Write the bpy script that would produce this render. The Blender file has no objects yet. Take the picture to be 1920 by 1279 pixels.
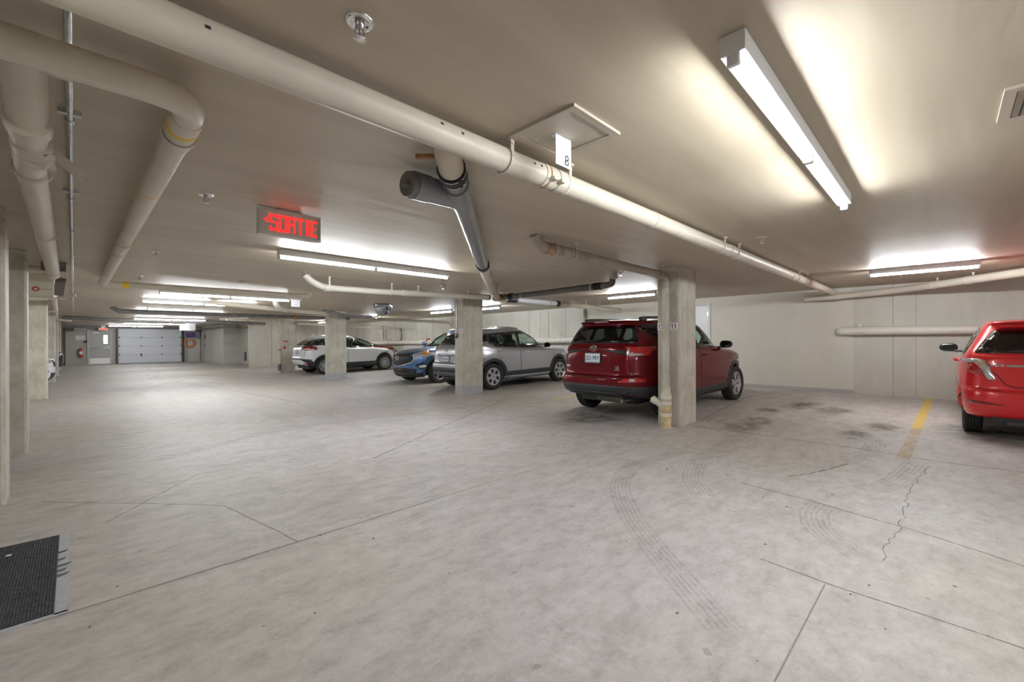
import bpy, bmesh, math, random
import numpy as np
from mathutils import Vector, Matrix
from mathutils.bvhtree import BVHTree
from mathutils.geometry import delaunay_2d_cdt

random.seed(7)
SC = bpy.context.scene
COL = SC.collection
PI = math.pi

# ------------------------------------------------------------------ camera, world, exposure
F_PX, CAM_H, CEIL = 816.0, 1.28, 2.375
YAW = math.radians(44.8)                       # optical axis, measured from +X towards +Y
CA, SA = math.cos(YAW), math.sin(YAW)
ROLL_K = 0.0045
cam_data = bpy.data.cameras.new('camera')
cam = bpy.data.objects.new('camera', cam_data)
COL.objects.link(cam)
SC.camera = cam
cam_data.sensor_width = 36.0
cam_data.lens = F_PX / 1920.0 * 36.0
cam_data.shift_y = 1.5 / 1920.0
cam_data.clip_start = 0.05
cam_data.clip_end = 200
fwd = Vector((CA, SA, 0)); right = Vector((SA, -CA, 0)); up = Vector((0, 0, 1))
rx = (right + up * (-ROLL_K)).normalized()      # image x axis
ry = (up + right * ROLL_K).normalized()         # image y axis
M = Matrix((rx, ry, -fwd)).transposed().to_4x4()
M.translation = (0, 0, CAM_H)
cam.matrix_world = M

world = bpy.data.worlds.new('world')
SC.world = world
world.use_nodes = True
world.node_tree.nodes['Background'].inputs[0].default_value = (0.8, 0.85, 0.9, 1)
world.node_tree.nodes['Background'].inputs[1].default_value = 0.3
SC.view_settings.view_transform = 'Standard'
SC.view_settings.look = 'None'
SC.view_settings.gamma = 1
SC.view_settings.use_curve_mapping = False
SC.view_settings.exposure = 1.42
TUBE = 62.0                                     # fluorescent tube radiance
SC.cycles.max_bounces = 10
SC.cycles.diffuse_bounces = 5
SC.cycles.glossy_bounces = 4
SC.cycles.transparent_max_bounces = 12
SC.cycles.sample_clamp_indirect = 6.0

# ------------------------------------------------------------------ pixel -> place helpers
def zf(X): return 0.12 * min(1, max(0, (X - 6.27) / 5.93))
def zc(X): return CEIL + 0.065 * min(1, max(0, (X - 6.27) / 5.93))
def ray(x, y):
    u, v = x - 960, 641 - y
    u, v = u + ROLL_K * v, v - ROLL_K * u
    return (CA * F_PX + SA * u, SA * F_PX - CA * u, v)
def fl(x, y):
    r = ray(x, y); t = -CAM_H / r[2]
    for _ in range(20): t = (zf(r[0] * t) - CAM_H) / r[2]
    return (r[0] * t, r[1] * t)

# ------------------------------------------------------------------ materials
MATS = {}
def nodes_of(name):
    m = bpy.data.materials.new(name); m.use_nodes = True
    nt = m.node_tree
    return m, nt, nt.nodes['Principled BSDF']
def mat(name, col, rough=0.5, metal=0.0, coat=0.0, spec=0.5, noise=0.0, nscale=8.0, bump=0.0, bscale=60.0, coat_rough=0.03, emit=0.0):
    if name in MATS: return MATS[name]
    m, nt, b = nodes_of(name)
    b.inputs['Base Color'].default_value = (*col, 1)
    b.inputs['Roughness'].default_value = rough
    b.inputs['Metallic'].default_value = metal
    b.inputs['Specular IOR Level'].default_value = spec
    b.inputs['Coat Weight'].default_value = coat
    b.inputs['Coat Roughness'].default_value = coat_rough
    if emit > 0:
        b.inputs['Emission Color'].default_value = (*col, 1)
        b.inputs['Emission Strength'].default_value = emit
    tc = nt.nodes.new('ShaderNodeTexCoord')
    if noise > 0:
        n = nt.nodes.new('ShaderNodeTexNoise'); n.inputs['Scale'].default_value = nscale
        n.inputs['Detail'].default_value = 6
        nt.links.new(tc.outputs['Object'], n.inputs['Vector'])
        r = nt.nodes.new('ShaderNodeMapRange')
        r.inputs['From Min'].default_value = 0.3; r.inputs['From Max'].default_value = 0.7
        r.inputs['To Min'].default_value = 1 - noise; r.inputs['To Max'].default_value = 1 + noise
        nt.links.new(n.outputs['Fac'], r.inputs['Value'])
        mx = nt.nodes.new('ShaderNodeVectorMath'); mx.operation = 'SCALE'
        mx.inputs[0].default_value = col
        nt.links.new(r.outputs[0], mx.inputs['Scale'])
        nt.links.new(mx.outputs[0], b.inputs['Base Color'])
    if bump > 0:
        n2 = nt.nodes.new('ShaderNodeTexNoise'); n2.inputs['Scale'].default_value = bscale
        n2.inputs['Detail'].default_value = 4
        nt.links.new(tc.outputs['Object'], n2.inputs['Vector'])
        bp = nt.nodes.new('ShaderNodeBump'); bp.inputs['Strength'].default_value = bump
        bp.inputs['Distance'].default_value = 0.01
        nt.links.new(n2.outputs['Fac'], bp.inputs['Height'])
        nt.links.new(bp.outputs[0], b.inputs['Normal'])
    MATS[name] = m
    return m
def ramp(nt, src, stops):
    r = nt.nodes.new('ShaderNodeValToRGB')
    e = r.color_ramp.elements
    while len(e) < len(stops): e.new(0.5)
    for el, (p, c) in zip(e, stops):
        el.position = p; el.color = (*c, 1)
    nt.links.new(src, r.inputs[0])
    return r.outputs[0]
def noise(nt, vec, scale, detail=6, rough=0.55, dist=0.0):
    n = nt.nodes.new('ShaderNodeTexNoise')
    n.inputs['Scale'].default_value = scale; n.inputs['Detail'].default_value = detail
    n.inputs['Roughness'].default_value = rough; n.inputs['Distortion'].default_value = dist
    nt.links.new(vec, n.inputs['Vector'])
    return n.outputs['Fac']
def mapping(nt, vec, scale=(1, 1, 1), rot=(0, 0, 0), loc=(0, 0, 0)):
    n = nt.nodes.new('ShaderNodeMapping')
    n.inputs['Scale'].default_value = scale; n.inputs['Rotation'].default_value = rot; n.inputs['Location'].default_value = loc
    nt.links.new(vec, n.inputs['Vector'])
    return n.outputs[0]
def mixc(nt, fac, a, b, mode='MIX'):
    n = nt.nodes.new('ShaderNodeMix'); n.data_type = 'RGBA'; n.blend_type = mode
    if isinstance(fac, (int, float)): n.inputs[0].default_value = fac
    else: nt.links.new(fac, n.inputs[0])
    for i, s in ((6, a), (7, b)):
        if isinstance(s, tuple): n.inputs[i].default_value = (*s, 1)
        else: nt.links.new(s, n.inputs[i])
    return n.outputs[2]
def mathn(nt, op, a, b=0.0):
    n = nt.nodes.new('ShaderNodeMath'); n.operation = op
    for i, s in ((0, a), (1, b)):
        if isinstance(s, (int, float)): n.inputs[i].default_value = s
        else: nt.links.new(s, n.inputs[i])
    return n.outputs[0]
def objcoord(nt):
    return nt.nodes.new('ShaderNodeTexCoord').outputs['Object']
def bump(nt, b, height, strength=0.2, dist=0.01):
    bp = nt.nodes.new('ShaderNodeBump'); bp.inputs['Strength'].default_value = strength; bp.inputs['Distance'].default_value = dist
    nt.links.new(height, bp.inputs['Height']); nt.links.new(bp.outputs[0], b.inputs['Normal'])

def floor_material():
    m, nt, b = nodes_of('concrete_floor')
    oc = objcoord(nt)
    base = ramp(nt, noise(nt, oc, 0.35, 5, 0.6, 0.6), [(0.3, (0.51, 0.470, 0.428)), (0.5, (0.555, 0.517, 0.476)), (0.7, (0.59, 0.551, 0.509))])
    cool = ramp(nt, noise(nt, mapping(nt, oc, loc=(3, 9, 0)), 0.22, 3, 0.5), [(0.42, (0, 0, 0)), (0.62, (1, 1, 1))])
    base = mixc(nt, mathn(nt, 'MULTIPLY', cool, 0.7), base, (0.545, 0.522, 0.555))
    warm = ramp(nt, noise(nt, mapping(nt, oc, loc=(13, 2, 0)), 0.5, 4, 0.6), [(0.5, (0, 0, 0)), (0.7, (1, 1, 1))])
    base = mixc(nt, mathn(nt, 'MULTIPLY', warm, 0.25), base, (0.55, 0.485, 0.41))
    mott = ramp(nt, noise(nt, mapping(nt, oc, (1, 2.2, 1), (0, 0, 0.7)), 3.0, 8, 0.7), [(0.34, (0.80, 0.79, 0.785)), (0.5, (0.98, 0.98, 0.98)), (0.68, (1.10, 1.10, 1.11))])
    base = mixc(nt, 1.0, base, mott, 'MULTIPLY')
    fine = ramp(nt, noise(nt, oc, 45, 4, 0.7), [(0.3, (0.93, 0.93, 0.93)), (0.7, (1.04, 1.04, 1.04))])
    base = mixc(nt, 1.0, base, fine, 'MULTIPLY')
    med = ramp(nt, noise(nt, mapping(nt, oc, (1, 1.6, 1)), 8, 9, 0.75), [(0.36, (0.84, 0.83, 0.825)), (0.5, (1, 1, 1)), (0.66, (1.07, 1.07, 1.07))])
    base = mixc(nt, 1.0, base, med, 'MULTIPLY')
    # pale scuffed laitance
    sc1 = ramp(nt, noise(nt, mapping(nt, oc, loc=(5, 1, 0)), 0.55, 3, 0.5), [(0.48, (0, 0, 0)), (0.64, (1, 1, 1))])
    sc2 = ramp(nt, noise(nt, mapping(nt, oc, (1.6, 1, 1), (0, 0, 0.5)), 14, 9, 0.8), [(0.48, (0, 0, 0)), (0.62, (1, 1, 1))])
    base = mixc(nt, mathn(nt, 'MULTIPLY', mathn(nt, 'MULTIPLY', sc1, sc2), 0.55), base, (0.70, 0.69, 0.71))
    # dirt carried in by wheels: darkens the stalls
    sx = nt.nodes.new('ShaderNodeSeparateXYZ'); nt.links.new(oc, sx.inputs[0])
    st = nt.nodes.new('ShaderNodeMapRange'); st.inputs['From Min'].default_value = 5.5; st.inputs['From Max'].default_value = 7.5
    nt.links.new(sx.outputs[0], st.inputs['Value'])
    dn = ramp(nt, noise(nt, mapping(nt, oc, (0.5, 1.2, 1)), 1.0, 7, 0.65, 0.4), [(0.4, (0, 0, 0)), (0.66, (1, 1, 1))])
    dirt = mathn(nt, 'MULTIPLY', mathn(nt, 'MULTIPLY', st.outputs[0], dn), 0.38)
    base = mixc(nt, dirt, base, (0.30, 0.265, 0.225))
    # long sweeping grime streaks along the driving lane
    ln = ramp(nt, noise(nt, mapping(nt, oc, (3.0, 0.22, 1), (0, 0, 0.12)), 1.2, 6, 0.6, 0.3), [(0.52, (0, 0, 0)), (0.68, (1, 1, 1))])
    base = mixc(nt, mathn(nt, 'MULTIPLY', ln, 0.22), base, (0.36, 0.33, 0.30))
    sp = ramp(nt, noise(nt, oc, 9, 2, 0.4), [(0.735, (0, 0, 0)), (0.76, (1, 1, 1))])
    base = mixc(nt, mathn(nt, 'MULTIPLY', sp, 0.5), base, (0.22, 0.19, 0.16))
    nt.links.new(base, b.inputs['Base Color'])
    b.inputs['Roughness'].default_value = 0.55
    b.inputs['Specular IOR Level'].default_value = 0.35
    bump(nt, b, noise(nt, oc, 30, 5, 0.6), 0.12, 0.01)
    return m
def ceiling_material():
    m, nt, b = nodes_of('painted_ceiling')
    oc = objcoord(nt)
    base = ramp(nt, noise(nt, oc, 0.5, 4), [(0.35, (0.465, 0.40, 0.298)), (0.65, (0.515, 0.45, 0.345))])
    streak = ramp(nt, noise(nt, mapping(nt, oc, (0.35, 4.0, 1), (0, 0, 0.06)), 1.6, 6, 0.6, 0.2), [(0.4, (0.945, 0.94, 0.935)), (0.6, (1.03, 1.03, 1.03))])
    base = mixc(nt, 1.0, base, streak, 'MULTIPLY')
    nt.links.new(base, b.inputs['Base Color'])
    rr = nt.nodes.new('ShaderNodeMapRange'); rr.inputs['To Min'].default_value = 0.44; rr.inputs['To Max'].default_value = 0.6
    nt.links.new(noise(nt, mapping(nt, oc, (0.3, 5.0, 1)), 2.0, 5), rr.inputs['Value'])
    nt.links.new(rr.outputs[0], b.inputs['Roughness'])
    b.inputs['Specular IOR Level'].default_value = 0.5
    bump(nt, b, noise(nt, mapping(nt, oc, (0.5, 3.0, 1)), 2.2, 4), 0.16, 0.03)
    return m
def wall_material(name, c0, c1, streaks=0.5, pits=0.5, dirt_z=0.35):
    m, nt, b = nodes_of(name)
    oc = objcoord(nt)
    base = ramp(nt, noise(nt, oc, 0.9, 6, 0.6), [(0.35, c0), (0.65, c1)])
    vs = ramp(nt, noise(nt, mapping(nt, oc, (1.2, 1.2, 0.35)), 1.6, 6, 0.6), [(0.36, (0.78, 0.76, 0.71)), (0.6, (1, 1, 1))])
    base = mixc(nt, streaks, base, mixc(nt, 1.0, base, vs, 'MULTIPLY'))
    pt = ramp(nt, noise(nt, oc, 22, 3, 0.5), [(0.70, (0, 0, 0)), (0.74, (1, 1, 1))])
    base = mixc(nt, mathn(nt, 'MULTIPLY', pt, pits), base, (0.30, 0.28, 0.24))
    sx = nt.nodes.new('ShaderNodeSeparateXYZ'); nt.links.new(oc, sx.inputs[0])
    zz = mathn(nt, 'ADD', sx.outputs[2], mathn(nt, 'MULTIPLY', noise(nt, oc, 5, 5), -0.5))
    dz = nt.nodes.new('ShaderNodeMapRange'); dz.inputs['From Min'].default_value = dirt_z - 0.25; dz.inputs['From Max'].default_value = -0.25
    nt.links.new(zz, dz.inputs['Value'])
    base = mixc(nt, mathn(nt, 'MULTIPLY', dz.outputs[0], 0.35), base, (0.40, 0.36, 0.30))
    nt.links.new(base, b.inputs['Base Color'])
    b.inputs['Roughness'].default_value = 0.6
    bump(nt, b, noise(nt, oc, 25, 5), 0.15, 0.01)
    return m
def column_material(name, c0, c1, chip):
    m, nt, b = nodes_of(name)
    oc = objcoord(nt)
    base = ramp(nt, noise(nt, oc, 2.5, 6, 0.6), [(0.35, c0), (0.65, c1)])
    pt = ramp(nt, noise(nt, oc, 24, 4, 0.6), [(0.64, (0, 0, 0)), (0.70, (1, 1, 1))])
    base = mixc(nt, mathn(nt, 'MULTIPLY', pt, 0.6), base, (0.27, 0.24, 0.20))
    gr = ramp(nt, noise(nt, mapping(nt, oc, (1, 1, 0.45)), 6, 8, 0.7), [(0.42, (0.80, 0.78, 0.74)), (0.56, (1, 1, 1))])
    base = mixc(nt, 1.0, base, gr, 'MULTIPLY')
    sx = nt.nodes.new('ShaderNodeSeparateXYZ'); nt.links.new(oc, sx.inputs[0])
    zz = mathn(nt, 'ADD', sx.outputs[2], mathn(nt, 'MULTIPLY', mathn(nt, 'SUBTRACT', noise(nt, oc, 7, 6, 0.7), 0.5), 0.5))
    cz = nt.nodes.new('ShaderNodeMapRange'); cz.inputs['From Min'].default_value = chip + 0.02; cz.inputs['From Max'].default_value = chip - 0.02
    nt.links.new(zz, cz.inputs['Value'])
    bare = ramp(nt, noise(nt, oc, 12, 5), [(0.35, (0.36, 0.38, 0.43)), (0.65, (0.50, 0.49, 0.47))])
    base = mixc(nt, cz.outputs[0], base, bare)
    nt.links.new(base, b.inputs['Base Color'])
    b.inputs['Roughness'].default_value = 0.6
    bump(nt, b, noise(nt, oc, 20, 6), 0.25, 0.01)
    return m
def decal_material(name, col, lo, hi, scale, opacity=1.0, stretch=(1, 1, 1), rough=0.6, fade=False):
    """worn paint or rubber: noise decides where it still sticks to the floor"""
    m, nt, b = nodes_of(name)
    b.inputs['Base Color'].default_value = (*col, 1); b.inputs['Roughness'].default_value = rough
    oc = objcoord(nt)
    k = nt.nodes.new('ShaderNodeMapRange'); k.inputs['From Min'].default_value = lo; k.inputs['From Max'].default_value = hi
    k.inputs['To Max'].default_value = opacity
    nt.links.new(noise(nt, mapping(nt, oc, stretch), scale, 8, 0.7), k.inputs['Value'])
    out = k.outputs[0]
    if fade:
        at = nt.nodes.new('ShaderNodeAttribute'); at.attribute_name = 'fade'
        out = mathn(nt, 'MULTIPLY', out, at.outputs['Fac'])
    nt.links.new(out, b.inputs['Alpha'])
    return m
def glass_material(name, tint, gloss=0.06):
    m = bpy.data.materials.new(name); m.use_nodes = True
    nt = m.node_tree; nt.nodes.clear()
    out = nt.nodes.new('ShaderNodeOutputMaterial')
    tr = nt.nodes.new('ShaderNodeBsdfTransparent'); tr.inputs[0].default_value = (*tint, 1)
    gl = nt.nodes.new('ShaderNodeBsdfGlossy'); gl.inputs['Roughness'].default_value = 0.02
    lw = nt.nodes.new('ShaderNodeLayerWeight'); lw.inputs['Blend'].default_value = 0.5
    ad = mathn(nt, 'ADD', mathn(nt, 'MULTIPLY', mathn(nt, 'POWER', lw.outputs['Facing'], 5.0), 0.85), gloss)
    mx = nt.nodes.new('ShaderNodeMixShader')
    nt.links.new(ad, mx.inputs[0]); nt.links.new(tr.outputs[0], mx.inputs[1]); nt.links.new(gl.outputs[0], mx.inputs[2])
    nt.links.new(mx.outputs[0], out.inputs[0])
    return m

M_FLOOR = floor_material(); M_CEIL = ceiling_material()
M_WALLC = wall_material('bare_concrete_wall', (0.54, 0.515, 0.455), (0.61, 0.585, 0.52))
M_WALLP = wall_material('cream_painted_wall', (0.62, 0.585, 0.51), (0.66, 0.625, 0.55), 0.15, 0.08, 0.1)
M_WALLG = wall_material('grey_painted_wall', (0.40, 0.375, 0.335), (0.46, 0.43, 0.385), 0.2, 0.1, 0.1)
M_WALLL = wall_material('pale_grey_wall', (0.58, 0.57, 0.53), (0.63, 0.615, 0.57), 0.3, 0.15, 0.15)
M_COL = column_material('cream_column_paint', (0.56, 0.525, 0.45), (0.63, 0.595, 0.52), 0.0)
M_COLCHIP = column_material('chipped_column_paint', (0.55, 0.515, 0.44), (0.62, 0.58, 0.50), 0.22)
M_COLLIT = column_material('lit_yellowish_column_paint', (0.66, 0.63, 0.50), (0.73, 0.70, 0.57), 0.0)  # bright lamplit look of the third left column, put into its colour
M_COLSHADE = column_material('shaded_column_paint', (0.47, 0.44, 0.375), (0.55, 0.515, 0.44), 0.0)  # darker column colour: shade on the second left column painted in
M_PIPE = mat('cream_pipe_paint', (0.63, 0.575, 0.475), 0.45, noise=0.08, nscale=3, bump=0.05, bscale=120)
M_PIPEW = mat('white_pipe_paint', (0.72, 0.68, 0.60), 0.4, noise=0.06, nscale=3)
M_PIPERUST = mat('stained_pipe_paint', (0.60, 0.54, 0.43), 0.5, noise=0.16, nscale=6)
M_DULL = mat('dull_grey_brown_pipe', (0.40, 0.36, 0.30), 0.4, noise=0.15, nscale=5)
M_YELLOWED = mat('yellowed_pipe_paint', (0.60, 0.46, 0.26), 0.5, noise=0.3, nscale=14)
M_RUST = mat('rust_stain', (0.30, 0.16, 0.07), 0.8, noise=0.4, nscale=30)
M_GREYPIPE = mat('grey_plastic_pipe', (0.25, 0.255, 0.27), 0.15, spec=0.8)
M_DARKPIPE = mat('dark_grey_pipe', (0.17, 0.16, 0.15), 0.45, noise=0.25, nscale=6)
M_PVC = mat('white_plastic_pipe', (0.82, 0.84, 0.88), 0.25)
M_RUBBER = mat('black_rubber', (0.02, 0.02, 0.022), 0.6)
M_STEEL = mat('galvanised_steel', (0.62, 0.64, 0.66), 0.28, metal=1.0, noise=0.15, nscale=20)
M_CHROME = mat('chrome', (0.85, 0.85, 0.86), 0.07, metal=1.0)
M_SILV = mat('silver_trim', (0.62, 0.62, 0.63), 0.25, metal=0.9)
M_WHITE = mat('white_enamel', (0.80, 0.80, 0.81), 0.35)
M_GREYM = mat('grey_enamel', (0.42, 0.40, 0.37), 0.4)
M_BLACK = mat('black_plastic', (0.025, 0.026, 0.03), 0.45)
M_CLAD = mat('charcoal_cladding', (0.035, 0.037, 0.043), 0.5)
M_GLOSSBLK = mat('gloss_black', (0.012, 0.012, 0.014), 0.08, coat=0.6)
M_SEAM = mat('panel_gap', (0.01, 0.01, 0.011), 0.7)
M_YEL = mat('yellow_tape', (0.80, 0.52, 0.05), 0.5)
M_REDP = mat('red_paint', (0.62, 0.05, 0.035), 0.4)
M_INK = mat('black_ink', (0.03, 0.03, 0.035), 0.6)
M_SIGN = mat('white_sign_plastic', (0.84, 0.84, 0.88), 0.35)
M_ORANGE = mat('orange_plastic', (0.70, 0.25, 0.08), 0.5)
M_BLUE = mat('blue_plastic', (0.08, 0.08, 0.32), 0.5)
def tube_material(strength):
    m = bpy.data.materials.new('lit_fluorescent_glass'); m.use_nodes = True
    nt = m.node_tree; nt.nodes.clear()
    o = nt.nodes.new('ShaderNodeOutputMaterial'); e = nt.nodes.new('ShaderNodeEmission')
    e.inputs[0].default_value = (0.935, 0.972, 1.0, 1); e.inputs[1].default_value = strength
    nt.links.new(e.outputs[0], o.inputs[0]); return m
M_TUBE = tube_material(TUBE); M_TUBEB = tube_material(TUBE * 2.1)   # stall tubes boosted above the aisle ones to brighten the stalls
M_EXIT = mat('lit_red_letters', (1.0, 0.045, 0.04), 0.4, emit=0.31)
M_DAY = mat('daylit_glass', (0.95, 0.97, 1.0), 0.2, emit=1.6)

# ------------------------------------------------------------------ mesh builder
class MB:
    def __init__(s): s.v = []; s.f = []; s.sm = []
    def add(s, vs, fs, smooth=False):
        n = len(s.v); s.v += [tuple(p) for p in vs]
        for f in fs: s.f.append([i + n for i in f]); s.sm.append(smooth)
        return s
    def box(s, c, size, rot=None, bev=0.0):
        hx, hy, hz = size[0] / 2, size[1] / 2, size[2] / 2
        if bev > 0:
            b = min(bev, hx * .95, hy * .95, hz * .95)
            bm = bmesh.new(); bmesh.ops.create_cube(bm, size=1)
            for v in bm.verts: v.co = Vector((v.co.x * size[0], v.co.y * size[1], v.co.z * size[2]))
            bmesh.ops.bevel(bm, geom=list(bm.edges), offset=b, segments=2, affect='EDGES', profile=0.5)
            vs = [v.co.copy() for v in bm.verts]; bm.verts.index_update()
            fs = [[v.index for v in f.verts] for f in bm.faces]; bm.free()
        else:
            vs = [Vector((x * hx, y * hy, z * hz)) for x in (-1, 1) for y in (-1, 1) for z in (-1, 1)]
            fs = [(0, 1, 3, 2), (4, 6, 7, 5), (0, 4, 5, 1), (2, 3, 7, 6), (0, 2, 6, 4), (1, 5, 7, 3)]
        if rot is not None: vs = [rot @ v for v in vs]
        return s.add([v + Vector(c) for v in vs], fs)
    def bx(s, x0, x1, y0, y1, z0, z1, bev=0.0):
        return s.box(((x0 + x1) / 2, (y0 + y1) / 2, (z0 + z1) / 2), (abs(x1 - x0), abs(y1 - y0), abs(z1 - z0)), None, bev)
    def cyl(s, p0, p1, r0, r1=None, n=16, caps=True):
        r1 = r0 if r1 is None else r1
        p0, p1 = Vector(p0), Vector(p1); d = (p1 - p0).normalized()
        a = d.orthogonal().normalized(); b = d.cross(a)
        ring = lambda p, r: [p + (a * math.cos(t) + b * math.sin(t)) * r for t in [2 * PI * i / n for i in range(n)]]
        s.add(ring(p0, r0) + ring(p1, r1), [(i, (i + 1) % n, n + (i + 1) % n, n + i) for i in range(n)], True)
        if caps:
            s.add(ring(p0, r0), [list(range(n))[::-1]]); s.add(ring(p1, r1), [list(range(n))])
        return s
    def tube(s, pts, r, n=14, caps=True, bend=0.0, steps=6):
        P = [Vector(p) for p in pts]
        if bend > 0 and len(P) > 2:
            Q = [P[0]]
            for i in range(1, len(P) - 1):
                a, c, b = P[i - 1], P[i], P[i + 1]
                da, db = (a - c), (b - c)
                k = min(bend, da.length * .49, db.length * .49)
                p, q = c + da.normalized() * k, c + db.normalized() * k
                for j in range(steps + 1):
                    t = j / steps
                    Q.append(p * (1 - t) ** 2 + c * 2 * t * (1 - t) + q * t * t)
            Q.append(P[-1]); P = Q
        rs = r if isinstance(r, (list, tuple)) else [r] * len(P)
        fr = None; rings = []
        for i, p in enumerate(P):
            t = ((P[min(i + 1, len(P) - 1)] - P[max(i - 1, 0)])).normalized()
            if fr is None: a = t.orthogonal().normalized()
            else:
                a = fr - t * fr.dot(t); a = a.normalized() if a.length > 1e-6 else t.orthogonal().normalized()
            fr = a; b = t.cross(a)
            rings.append([p + (a * math.cos(2 * PI * k / n) + b * math.sin(2 * PI * k / n)) * rs[i] for k in range(n)])
        vs = [v for rg in rings for v in rg]
        fs = [(i * n + k, i * n + (k + 1) % n, (i + 1) * n + (k + 1) % n, (i + 1) * n + k) for i in range(len(P) - 1) for k in range(n)]
        s.add(vs, fs, True)
        if caps:
            s.add(rings[0], [list(range(n))[::-1]]); s.add(rings[-1], [list(range(n))])
        return s
    def lathe(s, prof, o=(0, 0, 0), axis='Z', n=24, smooth=True):
        vs = []
        for r, h in prof:
            for k in range(n):
                a = 2 * PI * k / n; x, y = r * math.cos(a), r * math.sin(a)
                p = {'Z': (x, y, h), 'Y': (x, h, y), 'X': (h, x, y)}[axis]
                vs.append((o[0] + p[0], o[1] + p[1], o[2] + p[2]))
        fs = [(i * n + k, i * n + (k + 1) % n, (i + 1) * n + (k + 1) % n, (i + 1) * n + k) for i in range(len(prof) - 1) for k in range(n)]
        return s.add(vs, fs, smooth)
    def prism(s, poly, axis, a, b):
        """polygon in the plane across `axis`, from a to b along it"""
        def P(p, h): return {'Z': (p[0], p[1], h), 'Y': (p[0], h, p[1]), 'X': (h, p[0], p[1])}[axis]
        n = len(poly)
        vs = [P(p, a) for p in poly] + [P(p, b) for p in poly]
        fs = [list(range(n)), list(range(n, 2 * n))[::-1]] + [(i, (i + 1) % n, n + (i + 1) % n, n + i) for i in range(n)]
        return s.add(vs, fs)
    def build(s, name, m, parent=None, loc=None, sharp=40):
        me = bpy.data.meshes.new(name)
        o0 = Vector(loc) if loc is not None else None
        vs = s.v if o0 is None else [tuple(Vector(p) - o0) for p in s.v]
        me.from_pydata(vs, [], s.f)
        bm = bmesh.new(); bm.from_mesh(me); bmesh.ops.recalc_face_normals(bm, faces=list(bm.faces)); bm.to_mesh(me); bm.free()
        if len(me.polygons) == len(s.sm): me.polygons.foreach_set('use_smooth', s.sm)
        me.materials.append(m)
        return link(name, me, parent, loc)
def link(name, me, parent=None, loc=None):
    o = bpy.data.objects.new(name, me); COL.objects.link(o)
    if loc is not None: o.location = loc
    if parent is not None: o.parent = parent
    return o
def struct(o, label=None):
    o['kind'] = 'structure'
    if label: o['label'] = label
    return o
def tag(o, label, cat, group=None, kind=None):
    o['label'] = label; o['category'] = cat
    if group: o['group'] = group
    if kind: o['kind'] = kind
    return o
def thing(name, label, cat, loc=(0, 0, 0), rz=0.0, group=None):
    o = bpy.data.objects.new(name, None); COL.objects.link(o)
    o.empty_display_size = 0.2
    o.location = loc; o.rotation_euler = (0, 0, rz)
    return tag(o, label, cat, group)
def dup(root, loc, rz, label, group=None):
    r = root.copy(); COL.objects.link(r); r.location = loc; r.rotation_euler = (0, 0, rz); r['label'] = label
    if group: r['group'] = group
    for ch in list(root.children):
        c = ch.copy(); COL.objects.link(c); c.parent = r
        for g in list(ch.children):
            d = g.copy(); COL.objects.link(d); d.parent = c
    return r
def text_mesh(txt, size, align='CENTER', stretch=1.0, bold=0.0, italic=0.0):
    cu = bpy.data.curves.new('lettering', 'FONT'); cu.body = txt; cu.size = size
    cu.align_x = align; cu.align_y = 'CENTER'; cu.offset = bold; cu.shear = italic; cu.resolution_u = 3
    ob = bpy.data.objects.new('lettering', cu); COL.objects.link(ob)
    dg = bpy.context.evaluated_depsgraph_get()
    me = ob.evaluated_get(dg).to_mesh()
    vs = [(v.co.x * stretch, v.co.y) for v in me.vertices]; fs = [list(p.vertices) for p in me.polygons]
    bpy.data.objects.remove(ob); bpy.data.curves.remove(cu)
    return vs, fs
def flat_text(name, txt, size, origin, ex, ey, m, parent=None, depth=0.0015, **k):
    """lettering lying in the plane through origin spanned by ex, ey"""
    vs, fs = text_mesh(txt, size, **k)
    o, ex, ey = Vector(origin), Vector(ex).normalized(), Vector(ey).normalized()
    nz = ex.cross(ey)
    b = MB(); b.add([o + ex * x + ey * y + nz * depth for x, y in vs], fs)
    me = bpy.data.meshes.new(name); me.from_pydata(b.v, [], b.f); me.materials.append(m)
    return link(name, me, parent)
# ------------------------------------------------------------------ the garage itself
XW = 12.0
def slab(name, m, zfun, up_):
    b = MB(); xs = [-6.4, 0, 6.27, 12.3]; ys = [-9.2, 0, 8, 16, 25, 37.6]
    n = len(ys); vs = []
    for dz in (0, up_):
        vs += [(x, y, zfun(x) + dz) for x in xs for y in ys]
    k = len(xs) * n; fs = []
    for i in range(len(xs) - 1):
        for j in range(n - 1):
            q = [i * n + j, (i + 1) * n + j, (i + 1) * n + j + 1, i * n + j + 1]
            fs.append(q); fs.append([a + k for a in q][::-1])
    b.add(vs, fs); return struct(b.build(name, m))
floor = slab('floor', M_FLOOR, zf, -0.2)
ceiling = slab('ceiling', M_CEIL, zc, 0.2)
def wall(name, m, x0, x1, y0, y1, label=None, z1=2.55, z0=-0.1):
    return struct(MB().bx(x0, x1, y0, y1, z0, z1).build(name, m), label)
wall_right = wall('wall_right', M_WALLC, XW, XW + 0.25, -9.2, 25.2, 'bare concrete wall along the nose-in parking stalls')
MB().bx(XW - 0.015, XW + 0.01, 1.40, 8.45, 0.0, 2.45).build('plaster_panel', M_WALLP, wall_right)
MB().bx(XW - 0.14, XW + 0.01, 8.45, 9.0, 0.0, 2.46).build('pilaster', M_WALLC, wall_right)
struct(MB().bx(XW - 0.028, XW - 0.014, 1.40, 4.30, 0.1, 0.195).build('baseboard_right', mat('grey_baseboard', (0.40, 0.385, 0.37), 0.5)), 'grey baseboard under the cream painted wall')
M_JOINT = mat('dark_joint', (0.26, 0.24, 0.20), 0.8)
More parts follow.
